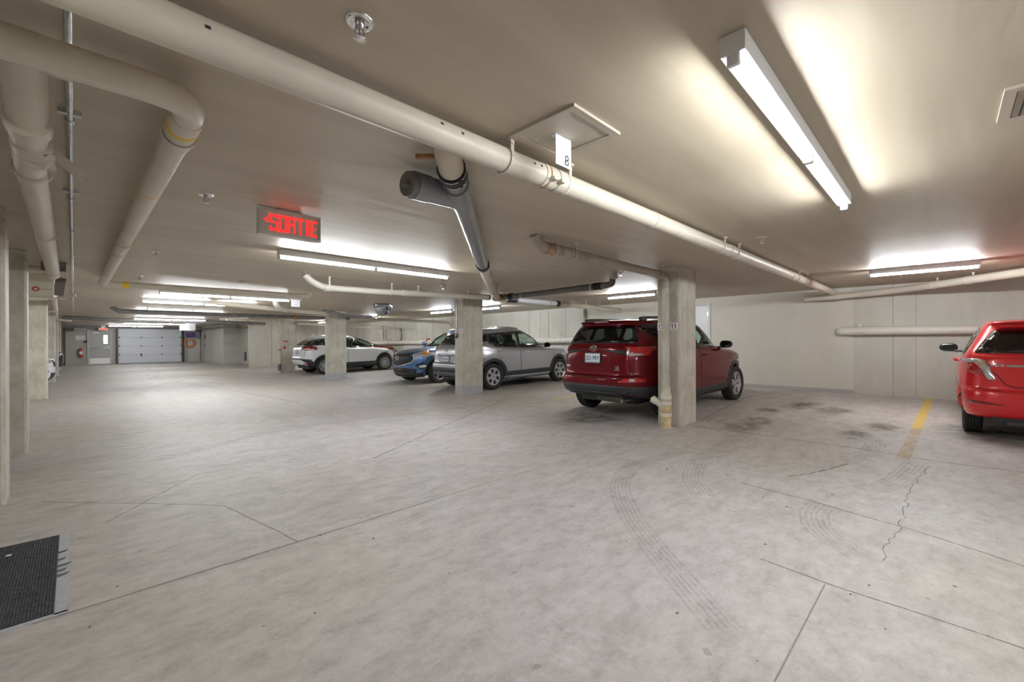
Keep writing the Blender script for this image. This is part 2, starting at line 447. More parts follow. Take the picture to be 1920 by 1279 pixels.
for y, w in ((10.05, .018), (10.45, .012), (11.0, .012), (9.3, .015), (17.2, .014), (15.7, .014), (15.2, .01), (18.6, .01), (20.6, .012), (0.75, .008), (0.4, .006), (-1.5, .012)):
    MB().bx(XW - 0.004, XW + 0.01, y, y + w, 0.11, 2.44).build('form_joint', M_JOINT, wall_right)
wall('wall_middle', M_WALLC, 6.3, XW + 0.2, 25.0, 25.3, 'bare concrete wall behind the white crossover')
wm = bpy.data.objects['wall_middle']
for x in (7.3, 8.5, 9.6):
    MB().bx(x, x + .02, 24.994, 25.01, 0.1, 2.38).build('form_joint', M_JOINT, wm)
wall('wall_corridor', M_WALLL, 7.2, 7.4, 25.3, 30.6, 'pale grey recessed wall with two small dark vents')
wall('wall_corridor_end', M_WALLL, 6.3, 7.3, 30.5, 37.5, 'pale grey projecting wall near the garage door')
wall('wall_back', M_WALLG, -6.4, 6.5, 37.2, 37.45, 'grey end wall with the exit door and garage door')
wall('wall_left', M_WALLC, -6.4, -6.2, -9.2, 37.4)
wall('wall_front', M_WALLC, -6.4, 12.2, -9.2, -9.0)
wc_ = bpy.data.objects['wall_corridor']
for y in (29.3, 26.6):
    MB().bx(7.17, 7.21, y, y + .32, 0.22, 0.75).build('vent_grille', M_BLACK, wc_)
MB().bx(7.15, 7.21, 28.1, 28.25, 1.5, 1.62, .01).build('wall_switch', M_BLACK, wc_)
we_ = bpy.data.objects['wall_corridor_end']
MB().bx(6.26, 6.31, 35.6, 35.75, 1.55, 1.85, .01).build('wall_switch', M_BLACK, we_)
MB().bx(6.26, 6.31, 35.6, 35.7, 1.1, 1.2, .01).build('wall_switch', M_BLACK, we_)
MB().bx(6.285, 6.301, 35.85, 35.87, 0, 2.3).build('form_joint', M_JOINT, we_)
wb_ = bpy.data.objects['wall_back']
MB().bx(-0.35, 0.08, 36.9, 37.22, 0, 2.4).build('pilaster', M_WALLG, wb_)
MB().bx(5.55, 6.25, 37.1, 37.22, 0, 2.3).build('pilaster', M_WALLL, wb_)
MB().bx(-0.32, 0.02, 36.86, 36.91, 2.02, 2.3).build('vent_grille', mat('brown_vent', (0.12, 0.09, 0.08), 0.6), wb_)
struct(MB().bx(-6, 6.3, 36.6, 36.75, 2.24, 2.42).build('trim_1', M_DARKPIPE), 'dark beam under the ceiling in front of the end wall')

# joints, cracks, paint and rubber on the floor (thin coats lying on it)
def strip(name, pts, w, m, z=0.0012, jit=0.0, seg=0.12, taper=False):
    P = [Vector((p[0], p[1])) for p in pts]; Q = []
    for a, c in zip(P[:-1], P[1:]):
        k = max(1, int((c - a).length / seg))
        Q += [a + (c - a) * (i / k) for i in range(k)]
    Q.append(P[-1])
    if jit:
        Q = [q + Vector((random.uniform(-jit, jit), random.uniform(-jit, jit))) for q in Q]
    vs = []; n = len(Q)
    for i, q in enumerate(Q):
        t = (Q[min(i + 1, n - 1)] - Q[max(i - 1, 0)]).normalized(); nn = Vector((-t.y, t.x))
        ww = w * (1 if not taper else max(.25, math.sin(PI * (i + .5) / n))) / 2
        for s_ in (-1, 1):
            x, y = q + nn * ww * s_; vs.append((x, y, zf(x) + z))
    b = MB(); b.add(vs, [(2 * i, 2 * i + 1, 2 * i + 3, 2 * i + 2) for i in range(n - 1)])
    me = bpy.data.meshes.new(name); me.from_pydata(b.v, [], b.f); me.materials.append(m)
    return link(name, me, floor)
M_CUT = mat('saw_cut_grey', (0.29, 0.26, 0.23), 0.9)  # even dark tone of the sawn joints
M_CRACK = decal_material('crack_dirt', (0.22, 0.19, 0.16), 0.22, 0.62, 22, 0.8)
M_TYRE = decal_material('tyre_rubber', (0.25, 0.23, 0.21), 0.35, 0.78, 16, 0.30)
M_TYREF = decal_material('faint_tyre_rubber', (0.27, 0.25, 0.23), 0.36, 0.80, 12, 0.3)
M_STAIN = decal_material('oil_stain', (0.15, 0.125, 0.10), 0.36, 0.66, 3, 0.75, fade=True)
M_LINE = decal_material('worn_yellow_paint', (0.74, 0.52, 0.15), 0.22, 0.42, 9, 0.92)
M_LINE2 = decal_material('thin_yellow_paint', (0.72, 0.52, 0.20), 0.40, 0.66, 11, 0.7)
M_LINEW = decal_material('worn_white_paint', (0.78, 0.78, 0.80), 0.42, 0.52, 3, 0.85)
def px(*p): return [fl(x, y) for x, y in p]
strip('saw_cut', px((60, 1171), (121, 1152), (900, 910), (1010, 877)), 0.008, M_CUT)
strip('saw_cut', px((1452, 1279), (1547, 1096)), 0.007, M_CUT)
strip('crack', px((1425, 1048), (1560, 1098), (1700, 1142), (1920, 1216)), 0.010, M_CRACK, jit=0.004)
strip('crack', px((1390, 905), (1460, 925), (1515, 938), (1690, 988), (1800, 1022), (1920, 1062)), 0.012, M_CRACK, jit=0.006)
strip('crack', px((1285, 797), (1400, 812), (1600, 840), (1760, 866), (1920, 886)), 0.018, M_CRACK, jit=0.004)
strip('crack', px((200, 980), (268, 943), (370, 890), (480, 872)), 0.008, M_CRACK, jit=0.006)
strip('crack', px((80, 941), (268, 944), (420, 948), (560, 1016)), 0.008, M_CRACK, jit=0.006)
strip('crack', px((1745, 875), (1715, 905), (1700, 940), (1690, 985), (1672, 1012), (1650, 1050)), 0.006, M_CRACK, jit=0.02, seg=.06)
strip('crack', px((1310, 790), (1400, 745), (1445, 737)), 0.015, M_CRACK, jit=0.004)
strip('crack', px((1480, 894), (1535, 885), (1590, 870)), 0.014, M_CRACK, jit=0.01, seg=.06)
strip('crack', px((960, 742), (830, 800), (700, 860)), 0.015, M_CRACK, jit=0.004)
strip('crack', px((330, 716), (450, 735), (560, 755)), 0.02, M_CRACK, jit=0.004)
strip('stall_line', [(11.96, 0.21), (8.3, 0.275)], 0.115, M_LINE, z=0.002)
strip('stall_line', [(8.3, 0.275), (6.3, 0.32)], 0.115, M_LINE2, z=0.002)
strip('stall_line', [(11.9, 5.95), (7.3, 5.98)], 0.1, M_LINE, z=0.002)
strip('stall_line', [(11.9, 10.62), (7.0, 10.62)], 0.1, M_LINE, z=0.002)
def track(pts, w, m, z=0.0015, lines=6):
    P = [Vector(p) for p in pts]; P = [P[0] * 2 - P[1]] + P + [P[-1] * 2 - P[-2]]; Q = []
    for i in range(1, len(P) - 2):
        a, b_, c, d = P[i - 1:i + 3]
        for k in range(8):
            t = k / 8; Q.append(0.5 * ((2 * b_) + (c - a) * t + (2 * a - 5 * b_ + 4 * c - d) * t * t + (3 * b_ - a - 3 * c + d) * t ** 3))
    Q.append(P[-2]); vs = []; fs = []; n = len(Q)
    for l in range(lines):
        o0 = -w / 2 + w * l / lines
        for i, q in enumerate(Q):
            t = (Q[min(i + 1, n - 1)] - Q[max(i - 1, 0)]).normalized(); nn = Vector((-t.y, t.x))
            for o_ in (o0, o0 + w / lines * .62):
                x, y = q + nn * o_; vs.append((x, y, zf(x) + z))
        b0 = l * 2 * n; fs += [(b0 + 2 * i, b0 + 2 * i + 1, b0 + 2 * i + 3, b0 + 2 * i + 2) for i in range(n - 1)]
    me = bpy.data.meshes.new('tyre_track'); me.from_pydata(vs, [], fs); me.materials.append(m)
    return link('tyre_track', me, floor)
# tyre tracks curving out of the stalls
track(px((1310, 840), (1200, 870), (1165, 905), (1180, 960), (1230, 1030)), 0.19, M_TYRE, z=0.0015)
track(px((1230, 1030), (1290, 1100), (1360, 1180)), 0.19, M_TYREF, z=0.0015)
track(px((1420, 800), (1330, 850), (1300, 890), (1320, 930)), 0.2, M_TYRE, z=0.0017)
track(px((1720, 870), (1680, 905), (1620, 920)), 0.22, M_TYREF, z=0.0013)
track(px((1545, 945), (1528, 965), (1545, 1000), (1620, 1045)), 0.2, M_TYRE, z=0.0019)
track(px((1570, 790), (1640, 830), (1600, 860), (1520, 880)), 0.22, M_TYRE, z=0.0021)
track(px((900, 760), (780, 775), (560, 800), (300, 860)), 0.24, M_TYREF, z=0.0016)
track(px((1000, 780), (860, 800), (640, 830), (400, 880)), 0.24, M_TYREF, z=0.0018)
track(px((540, 720), (450, 712), (360, 712), (290, 725), (250, 745)), 0.24, M_TYREF, z=0.0014)
track(px((330, 700), (430, 707), (560, 712)), 0.3, M_TYREF, z=0.0022)
def blob(name, c, rx_, ry_, m, z=0.0016, n=18, ang=0):
    vs = [(0, 0)] + [(math.cos(2 * PI * i / n) * random.uniform(.65, 1.1), math.sin(2 * PI * i / n) * random.uniform(.65, 1.1)) for i in range(n)]
    rim = [(x * .55, y * .55) for x, y in vs[1:]]; vs = vs[:1] + rim + vs[1:]
    P = []
    for x, y in vs:
        x, y = x * rx_, y * ry_
        X = c[0] + x * math.cos(ang) - y * math.sin(ang); Y = c[1] + x * math.sin(ang) + y * math.cos(ang)
        P.append((X, Y, zf(X) + z))
    me = bpy.data.meshes.new(name); me.from_pydata(P, [], [(0, 1 + i, 1 + (i + 1) % n) for i in range(n)] + [(1 + i, n + 1 + i, n + 1 + (i + 1) % n, 1 + (i + 1) % n) for i in range(n)]); me.materials.append(m)
    at = me.attributes.new('fade', 'FLOAT', 'POINT'); at.data.foreach_set('value', [1.0] + [.7] * n + [0.0] * n)
    return link(name, me, floor)
for p, a, c_ in (((1420, 790), .5, .3), ((1560, 770), .6, .35), ((1600, 815), .45, .25), ((1500, 760), .9, .4), ((1650, 800), .5, .3), ((1440, 770), .4, .3), ((1390, 800), .5, .35), ((1120, 780), 1.2, .7), ((990, 715), 1.2, .6), ((1860, 815), 1.0, .7)):
    blob('oil_stain', fl(*p), a, c_, M_STAIN)
# remains of a white arrow near the garage door
for q in ([(240, 697), (262, 688), (268, 690), (248, 699)], [(226, 702), (243, 698), (241, 702), (228, 705)], [(262, 690), (270, 690), (290, 712), (280, 712)],
          [(268, 690), (285, 689), (284, 692), (272, 693)], [(283, 697), (292, 697), (292, 699), (284, 699)], [(290, 703), (299, 703), (297, 705), (290, 705)], [(300, 708), (307, 709), (305, 711), (300, 710)]):
    P = [fl(*p) for p in q]
    me = bpy.data.meshes.new('arrow_paint'); me.from_pydata([(x, y, zf(x) + .0025) for x, y in P], [], [tuple(range(len(P)))]); me.materials.append(M_LINEW)
    link('arrow_paint', me, floor)

# ------------------------------------------------------------------ columns
def column(x0, x1, y0, y1, m, label):
    ch = 0.022; z0, z1 = zf((x0 + x1) / 2) - .02, zc((x0 + x1) / 2) + .01
    poly = [(x0 + ch, y0), (x1 - ch, y0), (x1, y0 + ch), (x1, y1 - ch), (x1 - ch, y1), (x0 + ch, y1), (x0, y1 - ch), (x0, y0 + ch)]
    b = MB(); b.prism(poly, 'Z', z0, z1)
    return struct(b.build('column', m, None, (x0, y0, 0)), label)
col11 = column(6.30, 6.93, 2.78, 3.12, M_COL, 'cream column numbered 11 beside the dark red car')
col13 = column(6.56, 7.19, 8.15, 8.50, M_COLCHIP, 'cream column numbered 13 in front of the silver car')
col16 = column(6.17, 6.80, 15.0, 15.33, M_COLCHIP, 'cream column in front of the white crossover')
col18 = column(6.2, 6.78, 20.0, 20.32, M_COL, 'cream column with red marks behind the white crossover')
column(-1.0, -0.385, 5.3, 5.63, M_COL, 'nearest pale column at the left edge')
column(-1.0, -0.385, 7.6, 7.92, M_COLSHADE, 'second left column, shade put into its brownish colour')
column(-1.05, -0.43, 14.75, 15.07, M_COLLIT, 'third left column, lamp light put into its yellowish colour')
column(-1.05, -0.43, 20.9, 21.2, M_COL, 'fourth left column behind the white car nose')
column(-1.05, -0.43, 25.3, 25.6, M_COL, 'fifth left column')
column(-1.05, -0.43, 30.2, 30.5, M_COL, 'farthest left column')
column(6.30, 6.93, -2.6, -2.27, M_COL, 'column outside the picture on the right')
for c_, zs in ((col18, ((1.32, .05, .10), (1.02, .11, .05)),),):
    for z_, h_, w_ in zs:
        MB().bx(0.10, 0.10 + w_ * 2, -0.004, 0.002, z_, z_ + h_).build('red_mark', M_REDP, c_)
M_DRED = mat('maroon_number_ink', (0.33, 0.02, 0.05), 0.5)
def number_plate(colm, name, txt, x, y0, y1, z, partial=None):
    """small white plate with a red number on the column face looking down the aisle (-X side)"""
    b = MB(); b.bx(x - .004, x + .001, y0, y1, z - .052, z + .052)
    o = b.build(name, M_SIGN, colm); o.location = -Vector(colm.location)
    yc, hh = (y0 + y1) / 2, .036
    for i, ch in enumerate(txt):
        y = yc + .024 - .048 * i
        if ch == '1':
            pl = [(y - .006, z - hh), (y - .006, z + hh), (y + .004, z + hh), (y + .019, z + hh - .016), (y + .016, z + hh - .024), (y + .005, z + hh - .016), (y + .005, z - hh)]
            MB().prism(pl, 'X', x - .0052, x - .0042).build('digit', M_DRED, o)
        else: flat_text('digit', ch, 0.105, (x - .0052, y, z), (0, -1, 0), (0, 0, 1), M_DRED, o, bold=.004, stretch=.9)
    return o
number_plate(col11, 'number_plate', '11', 6.30, 2.795, 2.915, 1.50)
number_plate(col11, 'number_plate', '12', 6.30, 3.0, 3.112, 1.50)
number_plate(col13, 'number_plate', '13', 6.56, 8.165, 8.28, 1.545)
number_plate(col13, 'number_plate', '14', 6.56, 8.37, 8.485, 1.545)

# ------------------------------------------------------------------ fluorescent lights
def light(x, y, axis, n4, label, z=None):
    """ceiling batten: n4 lengths of four feet in a row"""
    L = 1.22 * n4; zt = zc(x) if z is None else z
    t = thing('fluorescent_light', label, 'light', (x, y, zt), 0 if axis == 'X' else PI / 2)
    h = MB(); h.bx(-L / 2, L / 2, -.042, .042, -.075, 0.0, .003)
    h.build('housing', M_WHITE, t)
    for i in range(n4):
        a = -L / 2 + 1.22 * i
        MB().cyl((a + .035, 0, -.096), (a + 1.185, 0, -.096), .0145, n=10).build('tube', M_TUBE if axis == 'X' else M_TUBEB, t)
    for i in range(n4 + 1):
        a = -L / 2 + 1.22 * i
        w_ = .012 if i in (0, n4) else .026
        a = min(max(a, -L / 2 + w_), L / 2 - w_)
        MB().bx(a - w_, a + w_, -.022, .022, -.116, -.074, .006).build('socket', M_WHITE, t)
    return t
light(2.87, 0.53, 'X', 2, 'nearest twin-tube ceiling light, large at the upper right')
light(2.90, 5.50, 'X', 2, 'twin-tube ceiling light right behind the SORTIE sign')
light(2.42, 11.1, 'X', 2, 'ceiling light in front of the small hanging white sign')
light(2.37, 13.6, 'X', 2, 'ceiling light just beyond the one by the small hanging sign')
light(2.6, 18.5, 'X', 2, 'ceiling light half hidden behind the dark crossing pipe')
light(2.94, 23.4, 'X', 2, 'lower bright ceiling light towards the garage door')
light(2.98, 28.7, 'X', 2, 'farthest ceiling light, by the large hanging sign')
light(2.6, 33.5, 'X', 2, 'ceiling light right in front of the garage door')
light(2.87, -3.4, 'X', 2, 'added unseen fill light behind the viewer')  # added as fill for the foreground, never in view
light(-2.7, 0.6, 'X', 2, 'added unseen fill light to the left of the viewer')  # added out of view to brighten the floor at the lower left
light(7.2, -6.2, 'X', 2, 'added unseen fill light behind the viewer to the right')  # another added fill lamp, out of view
light(9.0, 0.24, 'Y', 1, 'short ceiling light above the bright red hatchback stall')
light(9.05, 5.12, 'Y', 1, 'short ceiling light above the dark red car')
light(9.1, 10.15, 'Y', 1, 'short ceiling light right of column 13')
light(9.0, 12.4, 'Y', 1, 'short ceiling light left of column 13')
light(9.2, 17.9, 'Y', 1, 'short ceiling light under the hemispherical mirror, beyond the long pipe')
light(9.0, 22.5, 'Y', 1, 'short ceiling light left of the column by the white crossover')
light(9.0, -5.0, 'Y', 1, 'added unseen short fill light outside the picture on the right')  # added fill over the unseen stalls
light(-3.6, 12.0, 'X', 1, 'added unseen light brightening the left columns')  # this lamp and the next two are added to light the left columns
light(-3.6, 18.0, 'X', 1, 'added unseen light brightening the left columns farther back')  # added out of sight, lights the columns farther back
light(-3.6, 25.0, 'X', 1, 'added unseen light brightening the farthest left columns')  # added out of sight, lights the last columns

# ------------------------------------------------------------------ pipes
def pipe_thing(name, label, cat, pts, r, m, bend=0.12, n=18):
    return tag(MB().tube(pts, r, n=n, bend=bend).build(name, m), label, cat)
def along(a, b, t): return Vector(a) * (1 - t) + Vector(b) * t
def coupling(parent, p, d, r, L, m, name='coupling'):
    p, d = Vector(p), Vector(d).normalized()
    b = MB(); b.cyl(p - d * L / 2, p + d * L / 2, r, n=20)
    return b.build(name, m, parent)
def band(parent, p, d, r, w, m, name='tape_band'):
    return coupling(parent, p, d, r + .0015, w, m, name)
def hanger(parent, p, d, r, m=None, top=None):
    """split ring round the pipe with a strap up to the ceiling"""
    m = m or M_PIPE
    p, d = Vector(p), Vector(d).normalized(); side = d.cross(Vector((0, 0, 1))).normalized()
    top = zc(p.x) if top is None else top
    b = MB(); R = r + .004; n = 20
    pts = [p + (side * math.cos(a) + Vector((0, 0, 1)) * math.sin(a)) * R for a in [2 * PI * i / n for i in range(n + 1)]]
    vs = []
    for q in pts:
        o = (q - p).normalized()
        vs += [q - d * .012, q + d * .012, q + o * .004 + d * .012, q + o * .004 - d * .012]
    fs = []
    for i in range(n):
        for k in range(4): fs.append((4 * i + k, 4 * i + (k + 1) % 4, 4 * i + 4 + (k + 1) % 4, 4 * i + 4 + k))
    b.add(vs, fs)
    a = p + side * (R * .9) * (1 if side.y < 0 else -1)
    if top - p.z > r * 0.6:
        rot = Matrix((d, side, Vector((0, 0, 1)))).transposed()
        b.box((a.x, a.y, (p.z + top) / 2), (.024, .004, top - p.z), rot)
        b.cyl((a.x, a.y, top - .012), (a.x, a.y, top), .022, n=10)
        b.cyl(Vector((a.x, a.y, top - .03)) - side * .008, Vector((a.x, a.y, top - .03)) + side * .008, .008, n=8)
    return b.build('hanger', m, parent)
X_ = Vector((1, 0, 0)); Y_ = Vector((0, 1, 0)); Z_ = Vector((0, 0, 1))
# main cream drain crossing the picture
A, B = (-3.2, 1.70, 2.25), (11.75, 1.70, 2.315)
main = pipe_thing('drain_pipe', 'long thick cream drain pipe running across the whole ceiling', 'pipe', [A, B], .064, M_PIPE, n=24)
def mp(x): return along(A, B, (x + 3.2) / 14.95)
for x, L in ((2.0, .10), (2.12, .09), (7.9, .1), (5.15, .12), (11.6, .14), (3.35, .02)):
    coupling(main, mp(x), X_, .069, L, M_PIPE)
coupling(main, mp(1.985), X_, .0705, .012, M_RUST, 'rust_ring')
for x in (1.99, 2.06): MB().box(mp(x) + Vector((0, -.075, -.035)), (.03, .04, .02)).build('clamp_lug', M_PIPE, main)
for x in (1.66, 2.17, 4.85, 5.3, 8.2, 8.75): hanger(main, mp(x), X_, .064)
for x, ang in ((1.2, .3), (1.32, .2), (1.84, .25), (1.9, .3), (0.3, .1)):
    MB().box(mp(x) + Vector((0, -math.cos(ang), math.sin(ang))) * .0645, (.014, .004, .01), Matrix.Rotation(-ang, 3, 'X')).build('paint_chip', M_INK, main)
# L-shaped cream pipe at the left
z2 = 2.245
lp = pipe_thing('drain_pipe', 'cream pipe with yellow bands turning a corner at the upper left', 'pipe',
    [(-3.2, 2.12, z2), (.345, 2.12, z2), (.345, 9.86, z2 + .028), (3.4, 9.86, z2 + .045), (3.62, 9.86, z2 + .05), (3.62, 9.86, 2.38)], .056, M_PIPE, bend=.16, n=20)
coupling(lp, (.345, 2.44, z2), Y_, .0605, .32, M_PIPE)
for y, w in ((2.40, .035), (3.55, .02), (5.25, .015), (6.7, .02)): band(lp, (.345, y, z2 + .028 * (y - 2.12) / 7.74), Y_, .061 if y < 2.6 else .056, w, M_YEL)
coupling(lp, (.345, 5.75, z2 + .013), Y_, .061, .3, M_PIPE); coupling(lp, (.345, 9.72, z2 + .027), Y_, .063, .12, M_PIPE)
band(lp, (.62, 9.86, z2 + .03), X_, .056, .09, M_YEL)
for y in (2.50, 5.45, 6.2): hanger(lp, (.345, y, z2 + .028 * (y - 2.12) / 7.74), -Y_, .062)
hanger(lp, (3.2, 9.86, z2 + .044), X_, .056)
# big cream drain with couplings at the far left
bp = pipe_thing('drain_pipe', 'large cream drain pipe with bolted couplings at the far left', 'pipe',
    [(-.13, 2.35, 2.376), (-.13, 2.62, 2.21), (-.155, 3.4, 2.205), (-.19, 8.55, 2.215)], .062, M_PIPE, bend=.22, n=22)
for y, r_ in ((2.72, .074), (2.98, .07), (3.13, .07), (5.35, .066), (8.2, .066)):
    coupling(bp, (-.132 - (y - 2.7) * .01, y, 2.207), Y_, r_, .10 if y < 3.2 else .03, M_PIPE)
for y in (2.98, 3.13):
    b = MB()
    for s_ in (-1, 1): b.box((-.09 + s_ * .02, y - .02, 2.145), (.024, .05, .022))
    b.build('clamp_bolt', M_PIPE, bp)
hanger(bp, (-.15, 3.42, 2.207), Y_, .07)
MB().box((-.02, 3.45, 2.27), (.2, .045, .045), Matrix.Rotation(.5, 3, 'Y') @ Matrix.Rotation(.5, 3, 'Z')).build('support_bar', M_PIPE, bp)
MB().bx(-.16, .0, 2.44, 2.52, 2.345, 2.375).build('support_bar', M_PIPE, bp)
for x in (-.27, -.1): MB().bx(x - .03, x + .03, 8.38, 8.44, 2.25, 2.37).build('clamp_bolt', M_DARKPIPE, bp)
fp = pipe_thing('drain_pipe', 'thin cream pipe beyond the unit heater along the left columns', 'pipe', [(-.25, 10.0, 2.23), (-.28, 12.6, 2.22), (-.36, 18, 2.25), (-.5, 25.5, 2.27), (-.1, 26.6, 2.27)], .05, M_PIPE)
for y in (12.4, 17.6): coupling(fp, (-.28 if y < 13 else -.355, y, 2.222), Y_, .056, .12, M_PIPE)
tag(MB().tube([(-2.8, 8.75, 2.3), (-.22, 8.75, 2.3)], .05, n=14).build('drain_pipe', M_PIPE), 'short cream branch pipe between second column and unit heater', 'pipe')
tag(MB().tube([(-2.8, 13.2, 2.27), (-.36, 13.2, 2.27)], .05, n=12).build('drain_pipe', M_PIPE), 'cream branch pipe over the third left column', 'pipe')
# conduit
cd = pipe_thing('conduit', 'thin galvanised conduit running away along the ceiling at the left', 'conduit', [(-.01, -3, 2.36), (-.01, 24.3, 2.36)], .0115, M_STEEL, n=10)
for y in (1.92, 3.0, 4.6, 5.9, 7.7, 10.5):
    coupling(cd, (-.01, y, 2.36), Y_, .016, .05, M_STEEL)
for y in (2.9, 4.4, 12.6):
    MB().bx(-.05, .03, y - .012, y + .012, 2.352, 2.374).build('conduit_strap', M_STEEL, cd)
MB().bx(-.045, .035, 13.4, 13.5, 2.3, 2.37, .006).build('junction_box', M_STEEL, cd)
# grey drain with clean-out
d45 = Vector((.7071, .7071, 0))
gA = Vector((1.30, 1.78, 2.30)); gB = Vector((3.56, 4.04, 2.235))
gp = pipe_thing('drain_pipe', 'shiny grey plastic drain pipe with capped clean-out branch', 'pipe', [Vector((1.62, 2.10, 2.285)), gB], .076, M_GREYPIPE, n=24)
b = MB(); b.tube([(1.40, 1.88, 2.372), (1.46, 1.94, 2.312), (1.55, 2.03, 2.287)], .074, n=22, bend=.05); b.build('cast_iron_stub', M_PIPERUST, gp)
coupling(gp, (1.585, 2.065, 2.286), d45, .086, .12, M_RUBBER, 'rubber_sleeve')
for t in (-.045, .045): coupling(gp, Vector((1.585, 2.065, 2.286)) + d45 * t, d45, .088, .012, M_CHROME, 'hose_clamp')
coupling(gp, (1.82, 2.30, 2.28), d45, .085, .34, M_GREYPIPE, 'wye_body')
w0 = Vector((1.90, 2.38, 2.277)); wd = Vector((-.97, -.1, -.05)).normalized()
b = MB(); b.cyl(w0, w0 + wd * .36, .08, n=22); b.cyl(w0 + wd * .3, w0 + wd * .42, .086, n=22); b.build('wye_branch', M_GREYPIPE, gp)
b = MB(); b.cyl(w0 + wd * .42, w0 + wd * .46, .082, .076, n=22); b.box(w0 + wd * .475, (.03, .05, .03)); b.build('clean_out_cap', M_DARKPIPE, gp)
for s_ in (-1, 1):
    MB().box(Vector((1.50, 1.98, 2.33)) + Vector((.7071, -.7071, 0)) * .14 * s_, (.10, .03, .02), Matrix.Rotation(-PI / 4, 3, 'Z')).build('support_bar', M_RUST, gp)
coupling(gp, gB, d45, .086, .11, M_RUBBER, 'rubber_sleeve'); coupling(gp, gB + d45 * .05, d45, .0875, .02, M_CHROME, 'hose_clamp')
cp = pipe_thing('drain_pipe', 'cream pipe continuing the grey drain down to the junction', 'pipe', [gB + d45 * .03, Vector((5.2, 5.68, 2.245)), Vector((6.55, 6.95, 2.25))], .07, M_PIPERUST, bend=.1)
coupling(cp, gB + d45 * .2, d45, .08, .12, M_PIPERUST); hanger(cp, (4.1, 4.58, 2.237), d45, .07); hanger(cp, (5.6, 6.05, 2.247), d45, .07, M_RUST)
# elbow pipe running to column 11 and down it
ep = pipe_thing('drain_pipe', 'rusty elbowed pipe running to column 11 and down its face', 'pipe',
    [(3.32, 2.97, 2.376), (3.42, 2.965, 2.27), (4.0, 2.955, 2.265), (6.215, 2.945, 2.25), (6.215, 2.945, 2.05)], .055, M_DULL, bend=.15, n=20)
MB().cyl((6.215, 2.945, 2.06), (6.215, 2.945, .02), .057, n=20).build('riser', M_COL, ep)
coupling(ep, (3.55, 2.962, 2.268), X_, .0605, .12, mat('rusty_brown_pipe', (0.36, 0.25, 0.15), .6, noise=.35, nscale=18), 'rusted_elbow'); coupling(ep, (3.80, 2.958, 2.266), X_, .062, .16, M_DULL)
for x in (3.62, 3.9): coupling(ep, (x, 2.96, 2.267), X_, .068, .015, M_PIPE, 'hose_clamp')
hanger(ep, (6.0, 2.945, 2.252), X_, .06); hanger(ep, (3.95, 2.957, 2.266), X_, .06)
ex, ey = 6.215, 2.945
b = MB(); b.lathe([(.058, .60), (.066, .60), (.066, .52), (.078, .51), (.08, .40)], (ex, ey, 0)); b.build('coupling', M_PIPERUST, ep)
b = MB(); b.lathe([(.081, .40), (.081, .30), (.083, .295), (.083, .21), (.078, .205), (.074, .02), (.09, .02), (.09, .0)], (ex, ey, 0)); b.build('clean_out_body', M_YELLOWED, ep)
b = MB(); q = Vector((ex - .02, ey + .03, .30)); dd = Vector((-.35, .75, .62)).normalized()
b.cyl(q, q + dd * .14, .045, n=16); b.cyl(q + dd * .12, q + dd * .2, .055, n=16); b.cyl(q + dd * .2, q + dd * .215, .03, n=8); b.build('clean_out_branch', M_PIPEW, ep)
for z_ in (.19, .36, .45): coupling(ep, (ex, ey, z_), Z_, .0835, .05, M_PIPEW, 'clamp_band')
# cream pipe by the middle light
P6 = [(2.62, 7.3, 2.376), (2.76, 7.3, 2.255), (2.95, 7.3, 2.195), (3.9, 7.3, 2.205), (5.4, 7.3, 2.25), (6.45, 7.15, 2.265)]
p6 = pipe_thing('drain_pipe', 'cream hung pipe with bent end just beyond the middle light', 'pipe', P6, .052, M_PIPEW, bend=.12)
for x, z_ in ((3.0, 2.195), (4.15, 2.212), (4.72, 2.23), (5.9, 2.26), (6.25, 2.263)): hanger(p6, (x, 7.3 if x < 5.5 else 7.22, z_), X_, .053, M_PIPEW)
for x, z_ in ((2.98, 2.195), (4.45, 2.222), (4.6, 2.226)): coupling(p6, (x, 7.3, z_), X_, .06, .1, M_PIPEW)
b = MB(); b.tube([(5.95, 7.245, 2.262), (6.5, 7.15, 2.266)], .058, n=14); b.build('dark_section', M_DARKPIPE, p6)
# junction, dark branch and white branch
p7 = pipe_thing('drain_pipe', 'dark grey pipe rising with an elbow left of column 11', 'pipe', [(6.60, 7.1, 2.255), (6.65, 6.2, 2.26), (6.65, 4.25, 2.275), (6.65, 4.12, 2.29), (6.65, 4.12, 2.376)], .055, M_DARKPIPE, bend=.1)
coupling(p7, (6.65, 4.75, 2.272), Y_, .062, .25, M_DARKPIPE); coupling(p7, (6.65, 4.42, 2.274), Y_, .064, .16, M_RUBBER, 'rubber_sleeve')
for y in (4.55, 6.3, 6.9): hanger(p7, (6.65, y, 2.265), -Y_, .06, M_PIPE)
coupling(p7, (6.62, 6.95, 2.257), Y_, .075, .3, M_RUST, 'rusted_fitting'); coupling(p7, (6.63, 6.6, 2.258), Y_, .068, .1, M_RUBBER, 'rubber_sleeve')
p8 = pipe_thing('drain_pipe', 'cream pipe running from the junction to the wall over the dark red car', 'pipe', [(6.62, 7.12, 2.26), (8.9, 7.1, 2.262), (11.9, 7.1, 2.235)], .062, M_PIPE)
b = MB(); b.tube([(7.35, 7.115, 2.262), (8.75, 7.103, 2.264)], .066, n=18); b.build('white_section', M_PVC, p8)
coupling(p8, (8.82, 7.102, 2.263), X_, .074, .12, M_RUBBER, 'rubber_sleeve'); coupling(p8, (9.05, 7.1, 2.262), X_, .071, .2, M_PIPE); coupling(p8, (7.15, 7.117, 2.262), X_, .072, .3, M_BLACK)
for x in (8.5, 9.3, 10.0, 10.7, 11.3): hanger(p8, (x, 7.1, 2.25), X_, .063)
